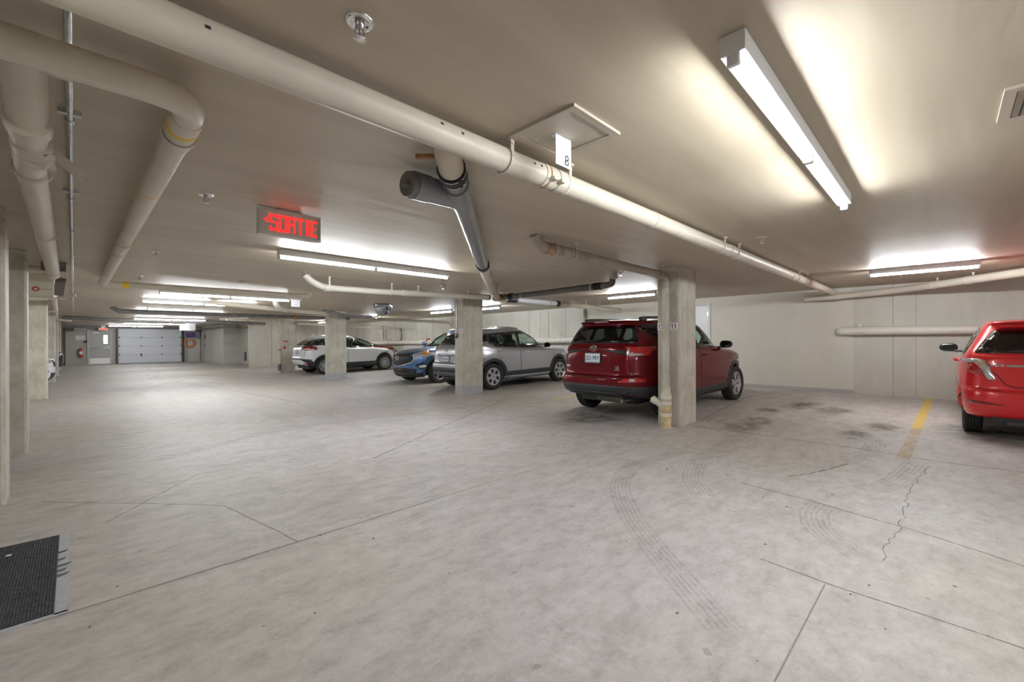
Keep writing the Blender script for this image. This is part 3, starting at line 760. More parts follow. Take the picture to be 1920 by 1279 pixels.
# right-hand pipe under the short light
p9 = pipe_thing('drain_pipe', 'cream pipe rising to the right under the short light by the concrete wall', 'pipe', [(11.72, 2.25, 2.225), (11.72, 1.7, 2.235), (11.6, .6, 2.28), (10.2, -.85, 2.305), (9.2, -1.9, 2.32)], .068, M_PIPE, bend=.3)
coupling(p9, (11.72, 1.72, 2.236), Y_, .078, .3, M_PIPE); coupling(p9, (11.72, 2.0, 2.23), Y_, .074, .05, M_PIPE)
for p in ((11.15, .13, 2.286), (10.72, -.31, 2.295)): hanger(p9, p, Vector((1.4, 1.45, 0)), .069, M_PIPEW)
# wall pipes
p15 = pipe_thing('wall_pipe', 'thick cream pipe along the concrete wall behind the bright red hatchback', 'pipe', [(12.1, 1.63, 1.48), (11.87, 1.63, 1.48), (11.87, -2.5, 1.465)], .088, M_PIPEW, bend=.12, n=20)
coupling(p15, (11.87, 1.28, 1.479), Y_, .096, .07, M_PIPEW); MB().bx(11.84, 12.0, 1.24, 1.31, 1.56, 1.62).build('bracket', M_PIPEW, p15)
p16 = pipe_thing('wall_pipe', 'thick cream pipe along the wall behind the silver and blue cars', 'pipe', [(11.85, 8.7, 1.33), (11.85, 23.5, 1.24)], .105, M_PIPEW, n=20)
for y in (9.35, 10.9, 17.0, 18.9, 21.0):
    z_ = 1.33 - .09 * (y - 8.7) / 14.8
    b = MB(); b.tube([(11.85 + .13 * math.cos(a), y, z_ + .06 + .16 * math.sin(a)) for a in [PI * i / 10 for i in range(11)]], .008, n=6); b.cyl((11.74, y, z_ + .06), (11.74, y, z_ - .1), .008, n=6); b.build('hanger', M_STEEL, p16)
b = MB(); b.tube([(11.85 + .125 * math.cos(a), 17.35, 1.28 + .17 * math.sin(a)) for a in [2 * PI * i / 20 for i in range(21)]], .03, n=8); b.build('red_collar', M_REDP, p16)
struct(MB().bx(XW - .1, XW + .01, 9.0, 19.6, .75, 1.12).build('trim_2', M_WALLL), 'pale ledge along the wall under the thick pipe')
p11 = pipe_thing('drain_pipe', 'long dark pipe crossing the aisle in front of the garage door', 'pipe', [(.78, 17.45, 2.37), (.95, 17.45, 2.245), (2.7, 17.45, 2.245), (6.6, 17.42, 2.255), (8.0, 17.4, 2.27)], .062, M_DARKPIPE, bend=.12)
for x in (1.6, 2.75, 3.9, 5.5, 6.9): hanger(p11, (x, 17.44, 2.25), X_, .063, M_DARKPIPE)
coupling(p11, (5.9, 17.42, 2.253), X_, .07, .15, M_RUST, 'rusted_fitting')
p11b = pipe_thing('drain_pipe', 'pale pipe from the dark crossing pipe to the wall by the blue car', 'pipe', [(8.0, 17.4, 2.27), (11.5, 16.2, 2.20), (11.78, 15.55, 2.15), (11.78, 15.5, 1.33)], .06, M_PIPE, bend=.22)
for t in (.35, .7): hanger(p11b, along((8.0, 17.4, 2.27), (11.5, 16.2, 2.20), t), Vector((3.5, -1.2, 0)), .061, M_PIPEW)
p12 = pipe_thing('drain_pipe', 'pale grey pipe sloping under the ceiling lights to the column by the white crossover', 'pipe', [(2.45, 13.1, 2.376), (2.55, 13.1, 2.30), (4.2, 13.1, 2.2), (5.3, 13.12, 2.15)], .06, M_PIPE, bend=.2)
b = MB(); b.tube([(3.55, 11.9, 2.376), (3.6, 12.0, 2.27), (3.8, 12.4, 2.2), (4.2, 13.1, 2.2)], .07, n=14, bend=.15); b.build('branch', M_PIPEW, p12)
p12b = pipe_thing('drain_pipe', 'dark bent pipe passing over the column by the white crossover', 'pipe', [(5.85, 14.55, 2.376), (5.95, 14.6, 2.33), (6.75, 14.62, 2.18), (7.6, 14.7, 2.20)], .055, M_DARKPIPE, bend=.15)
p13 = pipe_thing('drain_pipe', 'rusty pipe dropping down the column by the white crossover', 'pipe', [(4.2, 19.85, 2.2), (6.1, 19.85, 2.19), (6.1, 19.85, .02)], .05, M_PIPERUST, bend=.12)
coupling(p13, (6.1, 19.85, .98), Z_, .06, .06, M_RUST, 'rusted_fitting'); coupling(p13, (6.1, 19.85, .5), Z_, .08, .22, M_PIPERUST); coupling(p13, (6.1, 19.85, .25), Z_, .07, .3, M_DARKPIPE)
hanger_for = tag(MB().tube([(6.85, 19.9, 2.12), (8.9, 19.95, 2.03), (11.8, 20, 2.0)], .05, n=12).build('drain_pipe', M_PIPE), 'pale pipe behind the column with red marks', 'pipe')
for p in ((7.3, 19.91, 2.10), (8.1, 19.93, 2.066)): hanger(hanger_for, p, X_, .051)
tag(MB().tube([(11.85, 24.9, 2.25), (11.85, 21.7, 2.15), (11.85, 21.6, 1.3)], .045, n=12, bend=.15).build('drain_pipe', M_PIPERUST), 'thin rusty pipe bending down the wall behind the white crossover', 'pipe')
tag(MB().tube([(11.9, 19.9, 2.0), (11.9, 19.85, 1.4), (11.9, 20.4, 1.3)], .03, n=10, bend=.15).build('conduit', M_DARKPIPE), 'thin dark conduit curving down the wall above the thick pipe', 'conduit')
tag(MB().tube([(-.3, 24.1, 2.3), (1.0, 24.4, 2.27), (6.9, 24.6, 2.26)], .07, n=12, bend=.2).build('drain_pipe', M_DARKPIPE), 'dark grey pipe crossing the ceiling near the garage door', 'pipe')
tag(MB().tube([(4.4, 21.9, 2.314), (5.2, 20.9, 2.314)], .06, n=12).build('drain_pipe', M_PVC), 'short bright white pipe piece far back under the ceiling', 'pipe')
b = MB(); b.tube([(6.2, 27, 2.25), (6.1, 33, 2.2), (5.0, 36.4, 2.2)], .05, n=10, bend=.4); pc = tag(b.build('drain_pipe', M_DARKPIPE), 'dark pipe along the corridor wall by the garage door', 'pipe')
for p in ((6.18, 28.2, 2.24), (6.13, 31, 2.217)): hanger(pc, p, -Y_, .051, M_DARKPIPE)

# ------------------------------------------------------------------ ceiling furniture
def sprinkler(x, y, label, big=True):
    t = thing('sprinkler_head', label, 'sprinkler', (x, y, zc(x)), 0, 'ceiling sprinklers')
    b = MB(); b.lathe([(.048, 0), (.047, -.006), (.036, -.012), (.03, -.004), (.016, -.002)], n=24); b.build('escutcheon', M_CHROME, t)
    b = MB(); b.lathe([(.014, 0), (.014, -.022), (.010, -.024), (.010, -.03), (0.0, -.03)], n=12); b.cyl((0, 0, -.03), (0, 0, -.052), .0035, n=6)
    for s_ in (-1, 1): b.tube([(s_ * .012, 0, -.02), (s_ * .017, 0, -.04), (s_ * .004, 0, -.058)], .003, n=6)
    b.build('frame', mat('dull_chrome', (0.45, 0.42, 0.40), 0.3, metal=1.0), t)
    b = MB(); b.lathe([(0, -.058), (.022, -.06), (.022, -.063), (0, -.063)], n=12); b.build('deflector', M_CHROME, t)
for x, y, l in ((.69, 1.41, 'chrome ceiling sprinkler nearest the top edge'), (.69, 3.86, 'ceiling sprinkler left of the SORTIE sign'),
                (.70, 6.67, 'ceiling sprinkler between yellow-banded pipe and middle light'), (5.14, 1.37, 'ceiling sprinkler between the long drain pipe and nearest light'),
                (6.05, 3.6, 'ceiling sprinkler left of column 11, by the rusty elbowed pipe'), (4.48, 5.0, 'ceiling sprinkler right of the shiny grey drain pipe'),
                (5.05, 6.9, 'ceiling sprinkler at the end of the middle light'), (4.8, 9.75, 'ceiling sprinkler above the hemispherical mirror, to its left'), (.75, 9.2, 'tiny ceiling sprinkler by the corner of the yellow-banded pipe')):
    sprinkler(x, y, l)
tag(MB().lathe([(0, 0), (.13, 0), (.14, -.008), (.13, -.02), (0, -.022)], (2.19, 8.8, CEIL)).build('ceiling_disc', M_CEIL), 'flat round cover plate on the ceiling beyond the SORTIE sign', 'cover plate')
tag(MB().bx(5.95, 6.07, 3.66, 3.74, 2.27, 2.375, .01).build('heat_detector', M_GREYM), 'small grey box on the ceiling by column 11', 'detector')
def access_panel(x0, x1, y0, y1, label):
    t = thing('access_panel', label, 'access panel', ((x0 + x1) / 2, (y0 + y1) / 2, CEIL))
    w, d = (x1 - x0) / 2, (y1 - y0) / 2
    fr = MB()
    for a in ((-w, w, -d, -d + .04), (-w, w, d - .04, d), (-w, -w + .04, -d + .04, d - .04), (w - .04, w, -d + .04, d - .04)): fr.bx(a[0], a[1], a[2], a[3], -.014, .002)
    fr.build('frame', mat('panel_paint', (0.45, 0.395, 0.315), 0.5), t)
    MB().bx(-w + .044, w - .044, -d + .044, d - .044, -.010, .001).build('lid', mat('panel_paint', (0, 0, 0)), t)
    MB().lathe([(0, -.013), (.008, -.013), (.01, -.009)], (-w * .35, d - .075, 0), n=10).build('screw', M_STEEL, t)
    return t
access_panel(1.62, 2.02, 1.2, 1.62, 'square ceiling access panel behind the hanging 8 sign')
ap2 = access_panel(2.86, 3.27, -.55, -.19, 'ceiling access panel cut by the right edge')
MB().bx(-.17, .17, .105, .112, -.0125, -.009).build('slot', M_INK, ap2)
b = MB(); b.tube([(.05 * math.cos(a) + .03, .05 + .03 * math.sin(a), -.012) for a in [PI + PI * i / 8 for i in range(9)]], .003, n=6); b.build('latch_ring', M_SIGN, ap2)
def hanging_sign(x0, x1, y, z0, z1, name, label, group=None):
    t = thing(name, label, 'sign', ((x0 + x1) / 2, y, zc(x0)))
    h = zc(x0); w = (x1 - x0) / 2
    MB().bx(-w, w, -.002, .002, z0 - h, z1 - h).build('plate', M_SIGN, t)
    b = MB(); b.bx(-w, w, -.002, .035, z1 - h - .002, z1 - h + .002); b.bx(-w * 1.35, w * 1.35, -.012, .05, z1 - h + .002, -.0005 if z1 < h - .004 else z1 - h + .004); b.build('bracket', M_SIGN, t)
    return t
s8 = hanging_sign(1.768, 1.898, 1.43, 2.207, 2.364, 'bay_sign', 'white hanging sign reading 8 with upright COLONNE lettering')
flat_text('digit', '8', .080, (.026, -.0025, 2.242 - CEIL), (1, 0, 0), (0, 0, 1), M_INK, s8)
for i, ch in enumerate('COLONNE'):
    flat_text('letter', ch, .018, (-.055, -.0025, 2.353 - CEIL - .0215 * i), (1, 0, 0), (0, 0, 1), mat('grey_ink', (0.33, 0.31, 0.36), 0.6), s8)
s9 = hanging_sign(3.86, 4.07, 11.66, 2.19, 2.36, 'bay_sign', 'small white hanging sign at the far end of a ceiling light')
MB().bx(-.01, .03, -.003, -.002, -.135, -.115).build('marking', mat('pale_grey_ink', (0.5, 0.5, 0.54), .6), s9)
sf = hanging_sign(4.02, 4.72, 29.2, 1.97, 2.34, 'notice_sign', 'large white hanging notice in front of the garage door')
for i in range(5): MB().bx(-.22, .22 - .04 * (i % 2), -.003, -.002, -.10 - .055 * i, -.085 - .055 * i).build('text_line', mat('grey_ink', (0, 0, 0)), sf)

# exit sign SORTIE
def exit_sign(x0, y, z0, z1, L, label, letters=True, facing=-1, name='exit_sign'):
    t = thing(name, label, 'exit sign', (x0 + L / 2, y, z1), 0 if facing < 0 else PI)
    H = z1 - z0; w = L / 2
    MB().bx(-w, w, 0, .055, -H, 0, .004).build('housing', mat('sign_grey', (0.68, 0.64, 0.58), 0.4), t)
    fr = MB()
    for a in ((-w, w, -H, -H + .014), (-w, w, -.012, 0), (-w, -w + .012, -H + .014, -.012), (w - .012, w, -H + .014, -.012)): fr.bx(a[0], a[1], -.012, .001, a[2], a[3])
    fr.build('frame', mat('sign_frame_grey', (0.64, 0.61, 0.56), 0.35), t)
    MB().bx(-.09, .09, 0.01, .045, 0, zc(x0) - z1 + .002).build('mount', M_WHITE, t)
    if letters:
        k = .25   # stroke width relative to the letter width
        G = {'S': [(0, .84, 1, 1), (0, .5, k, 1), (.72, .72, 1, .9), (0, .46, 1, .58), (1 - k, 0, 1, .56), (0, 0, 1, .16), (0, .1, .28, .28)],
             'O': [(0, .86, 1, 1), (0, 0, 1, .14), (0, 0, k + .03, 1), (1 - k - .03, 0, 1, 1)],
             'R': [(0, .86, 1, 1), (0, 0, k + .03, 1), (1 - k - .03, .58, 1, 1), (0, .46, .92, .60), (1 - k - .03, 0, 1, .5)],
             'T': [(0, .86, 1, 1), (.5 - k / 2 - .05, 0, .5 + k / 2 + .05, 1)], 'I': [(.14, 0, .86, 1)],
             'E': [(0, 0, k + .08, 1), (0, .86, 1, 1), (0, .44, .74, .58), (0, 0, 1, .14)]}
        X = -w + .080 * L / .48; lh = H * .64; zb = -H * .83
        ws = {'S': .064, 'O': .056, 'R': .058, 'T': .060, 'I': .034, 'E': .056}
        for ch in 'SORTIE':
            lw = ws[ch] * L / .48; b = MB()
            for a in G[ch]: b.bx(X + a[0] * lw, X + a[2] * lw, -.0035, -.0005, zb + a[1] * lh, zb + a[3] * lh)
            b.build('letter', M_EXIT, t); X += lw + .0095 * L / .48
        b = MB(); xa = -w + .032 * L / .48; za = zb + lh * .62
        b.prism([(xa, za), (xa + .038, za + .026), (xa + .038, za + .008), (xa + .02, za), (xa + .038, za - .008), (xa + .038, za - .026)], 'Y', -.0035, -.0005); b.build('arrow', M_EXIT, t)
    return t
exit_sign(1.03, 3.84, 2.15, 2.362, .48, 'red lit SORTIE exit sign hanging from the ceiling')
exit_sign(1.06, 36.55, 2.1, 2.24, .44, 'far small red lit exit sign above the grey door', name='exit_sign')
exit_sign(7.6, -1.0, 2.16, 2.36, .48, 'red lit exit sign outside the picture on the right', facing=-1)

# convex mirror
t = thing('dome_mirror', 'hemispherical mirror dome under the ceiling above the white crossover', 'mirror', (6.29, 11.48, 2.372))
b = MB(); b.lathe([(.262 * math.cos(a), -.02 - .285 * math.sin(a)) for a in [PI / 2 * i / 14 for i in range(15)]], n=32); b.build('dome', mat('mirror_plastic', (0.50, 0.51, 0.55), 0.06, metal=1.0), t)
b = MB(); b.lathe([(.255, -.02), (.275, -.022), (.275, -.0), (.25, 0)], n=32); b.build('rim', M_BLACK, t)
for k in range(6):
    MB().cyl((.270 * math.cos(k * PI / 3), .270 * math.sin(k * PI / 3), -.035), (.270 * math.cos(k * PI / 3), .270 * math.sin(k * PI / 3), 0), .012, n=8).build('screw', M_CHROME, t)

# unit heater at the left
t = thing('unit_heater', 'cream unit heater with red logo hung behind the second left column', 'heater', (-.62, 9.3, 2.13))
MB().bx(-.45, .42, 0, .4, -.17, .17, .012).build('casing', mat('heater_cream', (0.76, 0.72, 0.60), 0.4), t)
MB().box((.475, .04, 0), (.11, .02, .27), Matrix.Rotation(.12, 3, 'Y')).build('side_grille', mat('brown_grille', (0.22, 0.18, 0.15), 0.5), t)
MB().box((0.05, -.02, -.175), (1.0, .22, .012), Matrix.Rotation(.12, 3, 'X')).build('louvre', mat('heater_cream', (0, 0, 0)), t)
b = MB(); b.tube([(.235 + .030 * math.cos(a), -.004, -.055 + .026 * math.sin(a)) for a in [2 * PI * i / 18 for i in range(19)]], .008, n=6); b.build('logo_ring', M_REDP, t)
flat_text('logo_text', 'OUELLET', .028, (.335, -.004, -.055), (1, 0, 0), (0, 0, 1), mat('brown_ink', (0.32, 0.16, 0.12), 0.6), t, stretch=1.1)
for x in (-.3, .3): MB().bx(x - .01, x + .01, .15, .17, .17, .245).build('hanger', M_STEEL, t)

# opener keypad on column 13 with its conduit
t = thing('keypad_box', 'small black keypad box below the numbers on column 13', 'switch', (6.552, 8.40, 1.43))
MB().bx(-.035, .004, -.045, .045, -.055, .05, .008).build('case', M_BLACK, t)
MB().bx(-.038, -.03, -.03, .005, -.005, .03).build('button', M_SIGN, t)
tag(MB().tube([(6.548, 8.40, 1.48), (6.548, 8.40, 2.378)], .010, n=8).build('conduit', M_STEEL), 'thin conduit dropping to the keypad on column 13', 'conduit')

# floor mat
t = thing('door_mat', 'charcoal ribbed door mat with pale frayed edge at the lower left', 'mat', (-.6, 3.6, 0))
def matpoly(x0, x1, y0, y1, z): return [(x0, y0, z), (x1, y0, z), (x1, y1, z), (x0, y1, z)]
b = MB(); b.bx(-.7, .53, -.6, .59, 0.0005, .006)
nr = 104
for i in range(nr):
    x = -.7 + 1.23 * (i + .2) / nr; b.prism([(x, .006), (x + .0035, .0085), (x + .008, .006)], 'Y', -.6, .59)
def mat_material():
    m, nt, bb = nodes_of('charcoal_carpet')
    oc = objcoord(nt)
    c = ramp(nt, noise(nt, oc, 60, 4, 0.7), [(0.35, (0.028, 0.028, 0.032)), (0.55, (0.060, 0.060, 0.066)), (0.75, (0.13, 0.125, 0.12))])
    nt.links.new(c, bb.inputs['Base Color']); bb.inputs['Roughness'].default_value = 0.95
    bump(nt, bb, noise(nt, oc, 150, 3), 0.6, 0.01); return m
b.build('carpet', mat_material(), t)
b = MB(); b.bx(.53, .575, -.62, .6, .0005, .003); b.bx(-.7, .575, -.635, -.605, .0005, .003); b.build('edge_strip', mat('pale_vinyl', (0.52, 0.52, 0.55), 0.5, noise=.15, nscale=30), t)
for y, l in ((.25, .05), (.12, .045), (.02, .07), (-.06, .05), (-.13, .06)):
    MB().prism([(.52, y), (.52 + l, y + .012), (.52 + l * .8, y - .01), (.52, y - .03)], 'Z', .004, .0065).build('frayed_tuft', mat('dark_fray', (0.12, 0.12, 0.13), .9), t)
tag(MB().lathe([(0, .012), (.012, .012), (.014, .0105)], (-.28, 3.99, 0), n=10).build('pale_pebble', M_SIGN), 'small pale chip lying on the door mat', 'chip')

# scraps of dirt and leaves on the floor
scr = [(1078, 907), (1365, 956), (1377, 960), (1435, 1021), (1430, 933), (1502, 880), (1540, 920), (1560, 928), (842, 1075), (1595, 1115), (1630, 1098), (1320, 852), (1345, 858), (1175, 1015), (600, 1004), (630, 957), (495, 1175), (168, 1176), (590, 1150), (890, 1100), (1420, 1240), (1790, 1100), (1340, 1078), (220, 1100), (1870, 1010), (1250, 880), (1475, 951), (700, 1010), (1270, 1150), (1660, 1180), (1420, 792), (1360, 890)]
M_SCRAP = mat('dirt_scrap', (0.12, 0.09, 0.065), 0.9)
sm_ = None
for i, p in enumerate(scr):
    x, y = fl(*p)
    if sm_ is None:
        b = MB(); b.add([(-.018, -.008, 0), (.014, -.011, .002), (.021, .006, 0), (-.006, .012, .001), (0, 0, .009)], [(0, 1, 4), (1, 2, 4), (2, 3, 4), (3, 0, 4), (3, 2, 1, 0)])
        o = b.build('dirt_scrap', M_SCRAP); sm_ = o
    else:
        o = sm_.copy(); COL.objects.link(o)
    o.location = (x, y, zf(x) + .0012); o.rotation_euler = (0, 0, random.uniform(0, 6.28)); s_ = random.uniform(.4, .9) * (0.35 + 0.10 * math.hypot(x, y)); o.scale = (s_, s_, s_)
    tag(o, 'small dark scrap of dirt lying on the concrete floor', 'dirt', 'dirt scraps on the floor')

# ------------------------------------------------------------------ far end: doors, extinguisher, notice
def struct_thing(name, label, loc):
    o = bpy.data.objects.new(name, None); COL.objects.link(o); o.location = loc; o['kind'] = 'structure'; o['label'] = label; return o
t = struct_thing('door_1', 'white door in the cream wall behind column 11', (XW - .015, 5.0, zf(12)))
fr = MB(); fr.bx(-.03, .02, -.58, -.52, 0, 2.11); fr.bx(-.03, .02, .52, .58, 0, 2.11); fr.bx(-.03, .02, -.58, .58, 2.11, 2.17); fr.build('frame', mat('door_frame_paint', (0.58, 0.56, 0.51), 0.4), t)
MB().bx(-.02, .01, -.515, .515, .01, 2.105).build('leaf', mat('door_white', (0.74, 0.745, 0.77), 0.35), t)
for z_ in (.3, 1.1, 1.83): MB().bx(-.028, -.015, -.525, -.5, z_, z_ + .11).build('hinge', M_STEEL, t)
t = struct_thing('door_2', 'grey metal exit door with narrow lit window and push bar', (1.15, 37.19, 0))
MG = mat('door_grey', (0.42, 0.41, 0.375), 0.4)
fr = MB(); fr.bx(-.58, -.48, -.05, .02, 0, 2.05); fr.bx(.46, .54, -.05, .02, 0, 2.05); fr.bx(-.58, .54, -.05, .02, 2.05, 2.14); fr.build('frame', mat('door_frame_grey', (0.50, 0.48, 0.44), 0.4), t)
MB().bx(-.475, .455, -.03, .01, .01, 2.045).build('leaf', MG, t)
MB().bx(.16, .34, -.036, -.028, 1.28, 1.80).build('window_pane', M_DAY, t)
MB().bx(-.47, .45, -.04, -.028, .03, .38).build('kick_plate', mat('brushed_steel', (0.58, 0.56, 0.54), 0.35, metal=.6), t)
b = MB(); b.cyl((-.42, -.09, 1.0), (.40, -.09, 1.03), .018, n=10); b.bx(.36, .45, -.1, -.03, .95, 1.12, .01); b.bx(-.45, -.40, -.1, -.03, .96, 1.04, .01); b.build('push_bar', M_CHROME, t)
MB().bx(-.36, -.04, -.1, -.03, 1.93, 2.0, .01).build('door_closer', M_WHITE, t)
t = struct_thing('door_3', 'white sectional garage door at the far end', (3.6, 37.19, 0))
MGD = mat('garage_door_white', (0.72, 0.74, 0.79), 0.4)
for k in range(4):
    b = MB(); z0 = .02 + k * .552; b.bx(-1.6, 1.6, -.05, .0, z0, z0 + .545, .008); b.bx(-1.58, 1.58, -.054, -.045, z0 + .17, z0 + .36); p = b.build('door_section', MGD, t)
    if k < 3:
        for x in (-1.56, -.5, .55, 1.56): MB().bx(x - .035, x + .035, -.075, -.045, z0 + .50, z0 + .59).build('hinge', M_DARKPIPE, t)
MB().bx(-.53, -.47, -.075, -.045, .45, .62).build('latch', M_BLACK, t)
for x in (-1.72, 1.66): MB().bx(x, x + .07, -.1, .0, 0, 2.3).build('side_track', M_BLACK, t)
MB().bx(-1.75, 1.75, -.12, .0, 2.23, 2.4).build('header', mat('header_brown', (0.28, 0.25, 0.22), 0.6), t)
MB().bx(-1.6, 1.6, -.055, -.002, .0, .02).build('rubber_seal', M_RUBBER, t)
t = thing('fire_extinguisher', 'red fire extinguisher hanging on the far end wall', 'extinguisher', (.30, 37.055, .72))
MB().lathe([(0, -.27), (.075, -.27), (.085, -.25), (.085, .12), (.06, .19), (.03, .21), (.03, .24), (0, .24)], n=18).build('cylinder', M_REDP, t)
MB().lathe([(.0865, -.08), (.0865, .09)], n=18).build('label_band', M_SIGN, t)
b = MB(); b.bx(-.03, .05, -.02, .02, .24, .28); b.box((.03, 0, .31), (.13, .02, .015), Matrix.Rotation(-.25, 3, 'Y')); b.build('valve_handle', M_BLACK, t)
MB().tube([(-.03, 0, .26), (-.12, -.02, .2), (-.12, -.02, -.1)], .013, n=8, bend=.06).build('hose', M_BLACK, t)
MB().bx(-.02, .02, .08, .143, -.1, .2).build('wall_bracket', M_STEEL, t)
tag(MB().bx(.04, .50, 37.175, 37.2, 1.50, 1.78).build('wall_notice', mat('notice_grey', (0.66, 0.65, 0.64), 0.4)), 'blank-looking pale notice on the wall above the extinguisher', 'sign')
tag(MB().bx(.44, .58, 37.1, 37.2, 1.34, 1.46, .02).build('wall_bell', M_BLACK), 'small dark device on the wall right of the pale notice', 'alarm')
t = thing('cable_reel', 'orange cable coil hanging beside the garage door', 'cable', (5.62, 36.98, 1.31))
for k in range(4):
    MB().tube([((.24 + .018 * k) * math.cos(a), -.02 * (k % 2), (.27 + .018 * k) * math.sin(a)) for a in [2 * PI * i / 20 for i in range(21)]], .025, n=8).build('coil_turn', M_ORANGE, t)
MB().bx(-.02, .02, -.04, .1, .2, .34).build('hook', M_STEEL, t)
t = thing('opener_box', 'blue and red control box above the orange cable coil', 'control box', (5.68, 37.005, 1.86))
MB().bx(-.22, .22, -.06, .09, -.17, .17, .015).build('case', M_BLUE, t); MB().bx(-.12, .14, -.07, -.055, .02, .13).build('cover_plate', mat('dull_red', (0.40, 0.05, 0.12), 0.5), t)
tag(MB().bx(5.95, 6.2, 36.9, 37.098, 1.6, 2.12, .01).build('meter_cabinet', mat('blue_grey_steel', (0.24, 0.26, 0.32), 0.5)), 'blue-grey steel cabinet right of the control box', 'cabinet')
# ------------------------------------------------------------------ cars
def paint(name, col, metal=0.35, rough=0.32, coat=1.0, spec=0.5):
    return mat(name, col, rough, metal=metal, coat=coat, coat_rough=0.04, spec=spec)
M_GLASS = glass_material('tinted_car_glass', (0.58, 0.74, 0.66))
M_GLASSD = glass_material('privacy_car_glass', (0.24, 0.27, 0.28))
M_GLASSC = glass_material('clear_car_glass', (0.74, 0.86, 0.80))
M_TAIL = mat('red_lamp_lens', (0.50, 0.015, 0.015), 0.12, coat=1.0, spec=.7)
M_TAILD = mat('dark_red_lamp_lens', (0.20, 0.008, 0.012), 0.10, coat=1.0)
M_LENS = mat('clear_lamp_lens', (0.68, 0.69, 0.72), 0.10, metal=.6, coat=1.0, noise=.18, nscale=14)
M_AMBER = mat('amber_lamp_lens', (0.85, 0.33, 0.03), 0.15, coat=1.0)
M_CABIN = mat('dark_cabin_trim', (0.03, 0.03, 0.032), 0.8)
M_SEAT = mat('charcoal_seat_cloth', (0.055, 0.055, 0.058), 0.9)
M_TYREM = mat('tyre_tread_rubber', (0.030, 0.029, 0.028), 0.75, noise=.3, nscale=20)
M_RIM = mat('alloy_silver', (0.66, 0.67, 0.70), 0.28, metal=.85)
M_RIMD = mat('dark_wheel_metal', (0.035, 0.036, 0.04), 0.4, metal=.5)
M_DISC = mat('brake_steel', (0.30, 0.28, 0.27), 0.5, metal=.8)
M_PLATE = mat('plate_white', (0.74, 0.78, 0.84), 0.4)
M_PLTXT = mat('plate_blue', (0.05, 0.06, 0.22), 0.5)

def pchip(x, y, xi):
    x = np.asarray(x, float); y = np.asarray(y, float); sh = y.shape[1:]
    y = y.reshape(len(x), -1); h = np.diff(x)[:, None]; dl = np.diff(y, axis=0) / h
    d = np.zeros_like(y); n = len(x)
    if n == 2: d[:] = dl[0]
    else:
        w1 = 2 * h[1:] + h[:-1]; w2 = h[1:] + 2 * h[:-1]
        same = (dl[:-1] * dl[1:]) > 0
        with np.errstate(divide='ignore', invalid='ignore'):
            m_ = (w1 + w2) / (w1 / dl[:-1] + w2 / dl[1:])
        d[1:-1] = np.where(same, np.nan_to_num(m_), 0); d[0] = dl[0]; d[-1] = dl[-1]
    xi = np.asarray(xi, float); k = np.clip(np.searchsorted(x, xi, 'right') - 1, 0, n - 2)
    hh = h[k]; t = ((xi - x[k])[:, None]) / hh
    r = (y[k] * (1 + 2 * t) * (1 - t) ** 2 + d[k] * hh * t * (1 - t) ** 2 + y[k + 1] * t * t * (3 - 2 * t) + d[k + 1] * hh * t * t * (t - 1))
    return r.reshape((len(xi),) + sh)

NR, NS, NF = 18, 120, 18
def ring_points(row):
    xr, zr, xf, zf_, W, zs, pr, pf = row
    xm = (xr + xf) / 2; a = (xf - xr) / 2
    ph = np.linspace(0, PI, 4001)
    c, s = np.cos(ph), np.sin(ph)
    p = np.where(c > 0, pr, pf)
    X = xm - a * np.sign(c) * np.abs(c) ** (2 / p); Yv = W * np.abs(s) ** (2 / p)
    ds = np.hypot(np.diff(X), np.diff(Yv)); L = np.concatenate([[0], np.cumsum(ds)])
    # corners: where the outline turns through 45 degrees
    tx, ty = np.diff(X), np.diff(Yv)
    i1 = int(np.argmax((tx >= np.abs(ty)))) ; rev = (tx >= np.abs(ty))[::-1]; i2 = len(tx) - int(np.argmax(rev))
    if W < .05: i1 = max(1, int(np.searchsorted(L, L[-1] * .02))); i2 = int(np.searchsorted(L, L[-1] * .98))
    l1, l2 = L[i1], L[i2]
    tt = np.concatenate([np.linspace(0, l1, NR, endpoint=False), np.linspace(l1, l2, NS, endpoint=False), np.linspace(l2, L[-1], NF)])
    xs = np.interp(tt, L, X); ys = np.interp(tt, L, Yv)
    pts = sorted([(xr, zr)] + list(zs) + [(xf, zf_)])
    zv = pchip([q[0] for q in pts], [q[1] for q in pts], np.clip(xs, xr, xf))
    return np.stack([xs, ys, zv], 1)

def inpoly(poly, X, Y):
    r = np.zeros(len(X), bool); n = len(poly); j = n - 1
    for i in range(n):
        xi, yi = poly[i]; xj, yj = poly[j]
        c = ((yi > Y) != (yj > Y)) & (X < (xj - xi) * (Y - yi) / ((yj - yi) + 1e-12) + xi)
        r ^= c; j = i
    return r
def shrink(poly, d):
    """offset a polygon inwards by d"""
    n = len(poly); area = sum(poly[i][0] * poly[(i + 1) % n][1] - poly[(i + 1) % n][0] * poly[i][1] for i in range(n))
    sg = 1 if area > 0 else -1; out = []
    for i in range(n):
        p0, p1, p2 = Vector(poly[i - 1]), Vector(poly[i]), Vector(poly[(i + 1) % n])
        e1, e2 = (p1 - p0).normalized(), (p2 - p1).normalized()
        n1, n2 = Vector((-e1.y, e1.x)) * sg, Vector((-e2.y, e2.x)) * sg
        b = (n1 + n2); l = b.length
        if l < 1e-6: out.append(tuple(p1)); continue
        b /= l; out.append(tuple(p1 + b * min(d / max(.35, b.dot(n1)), 3 * d)))
    return out
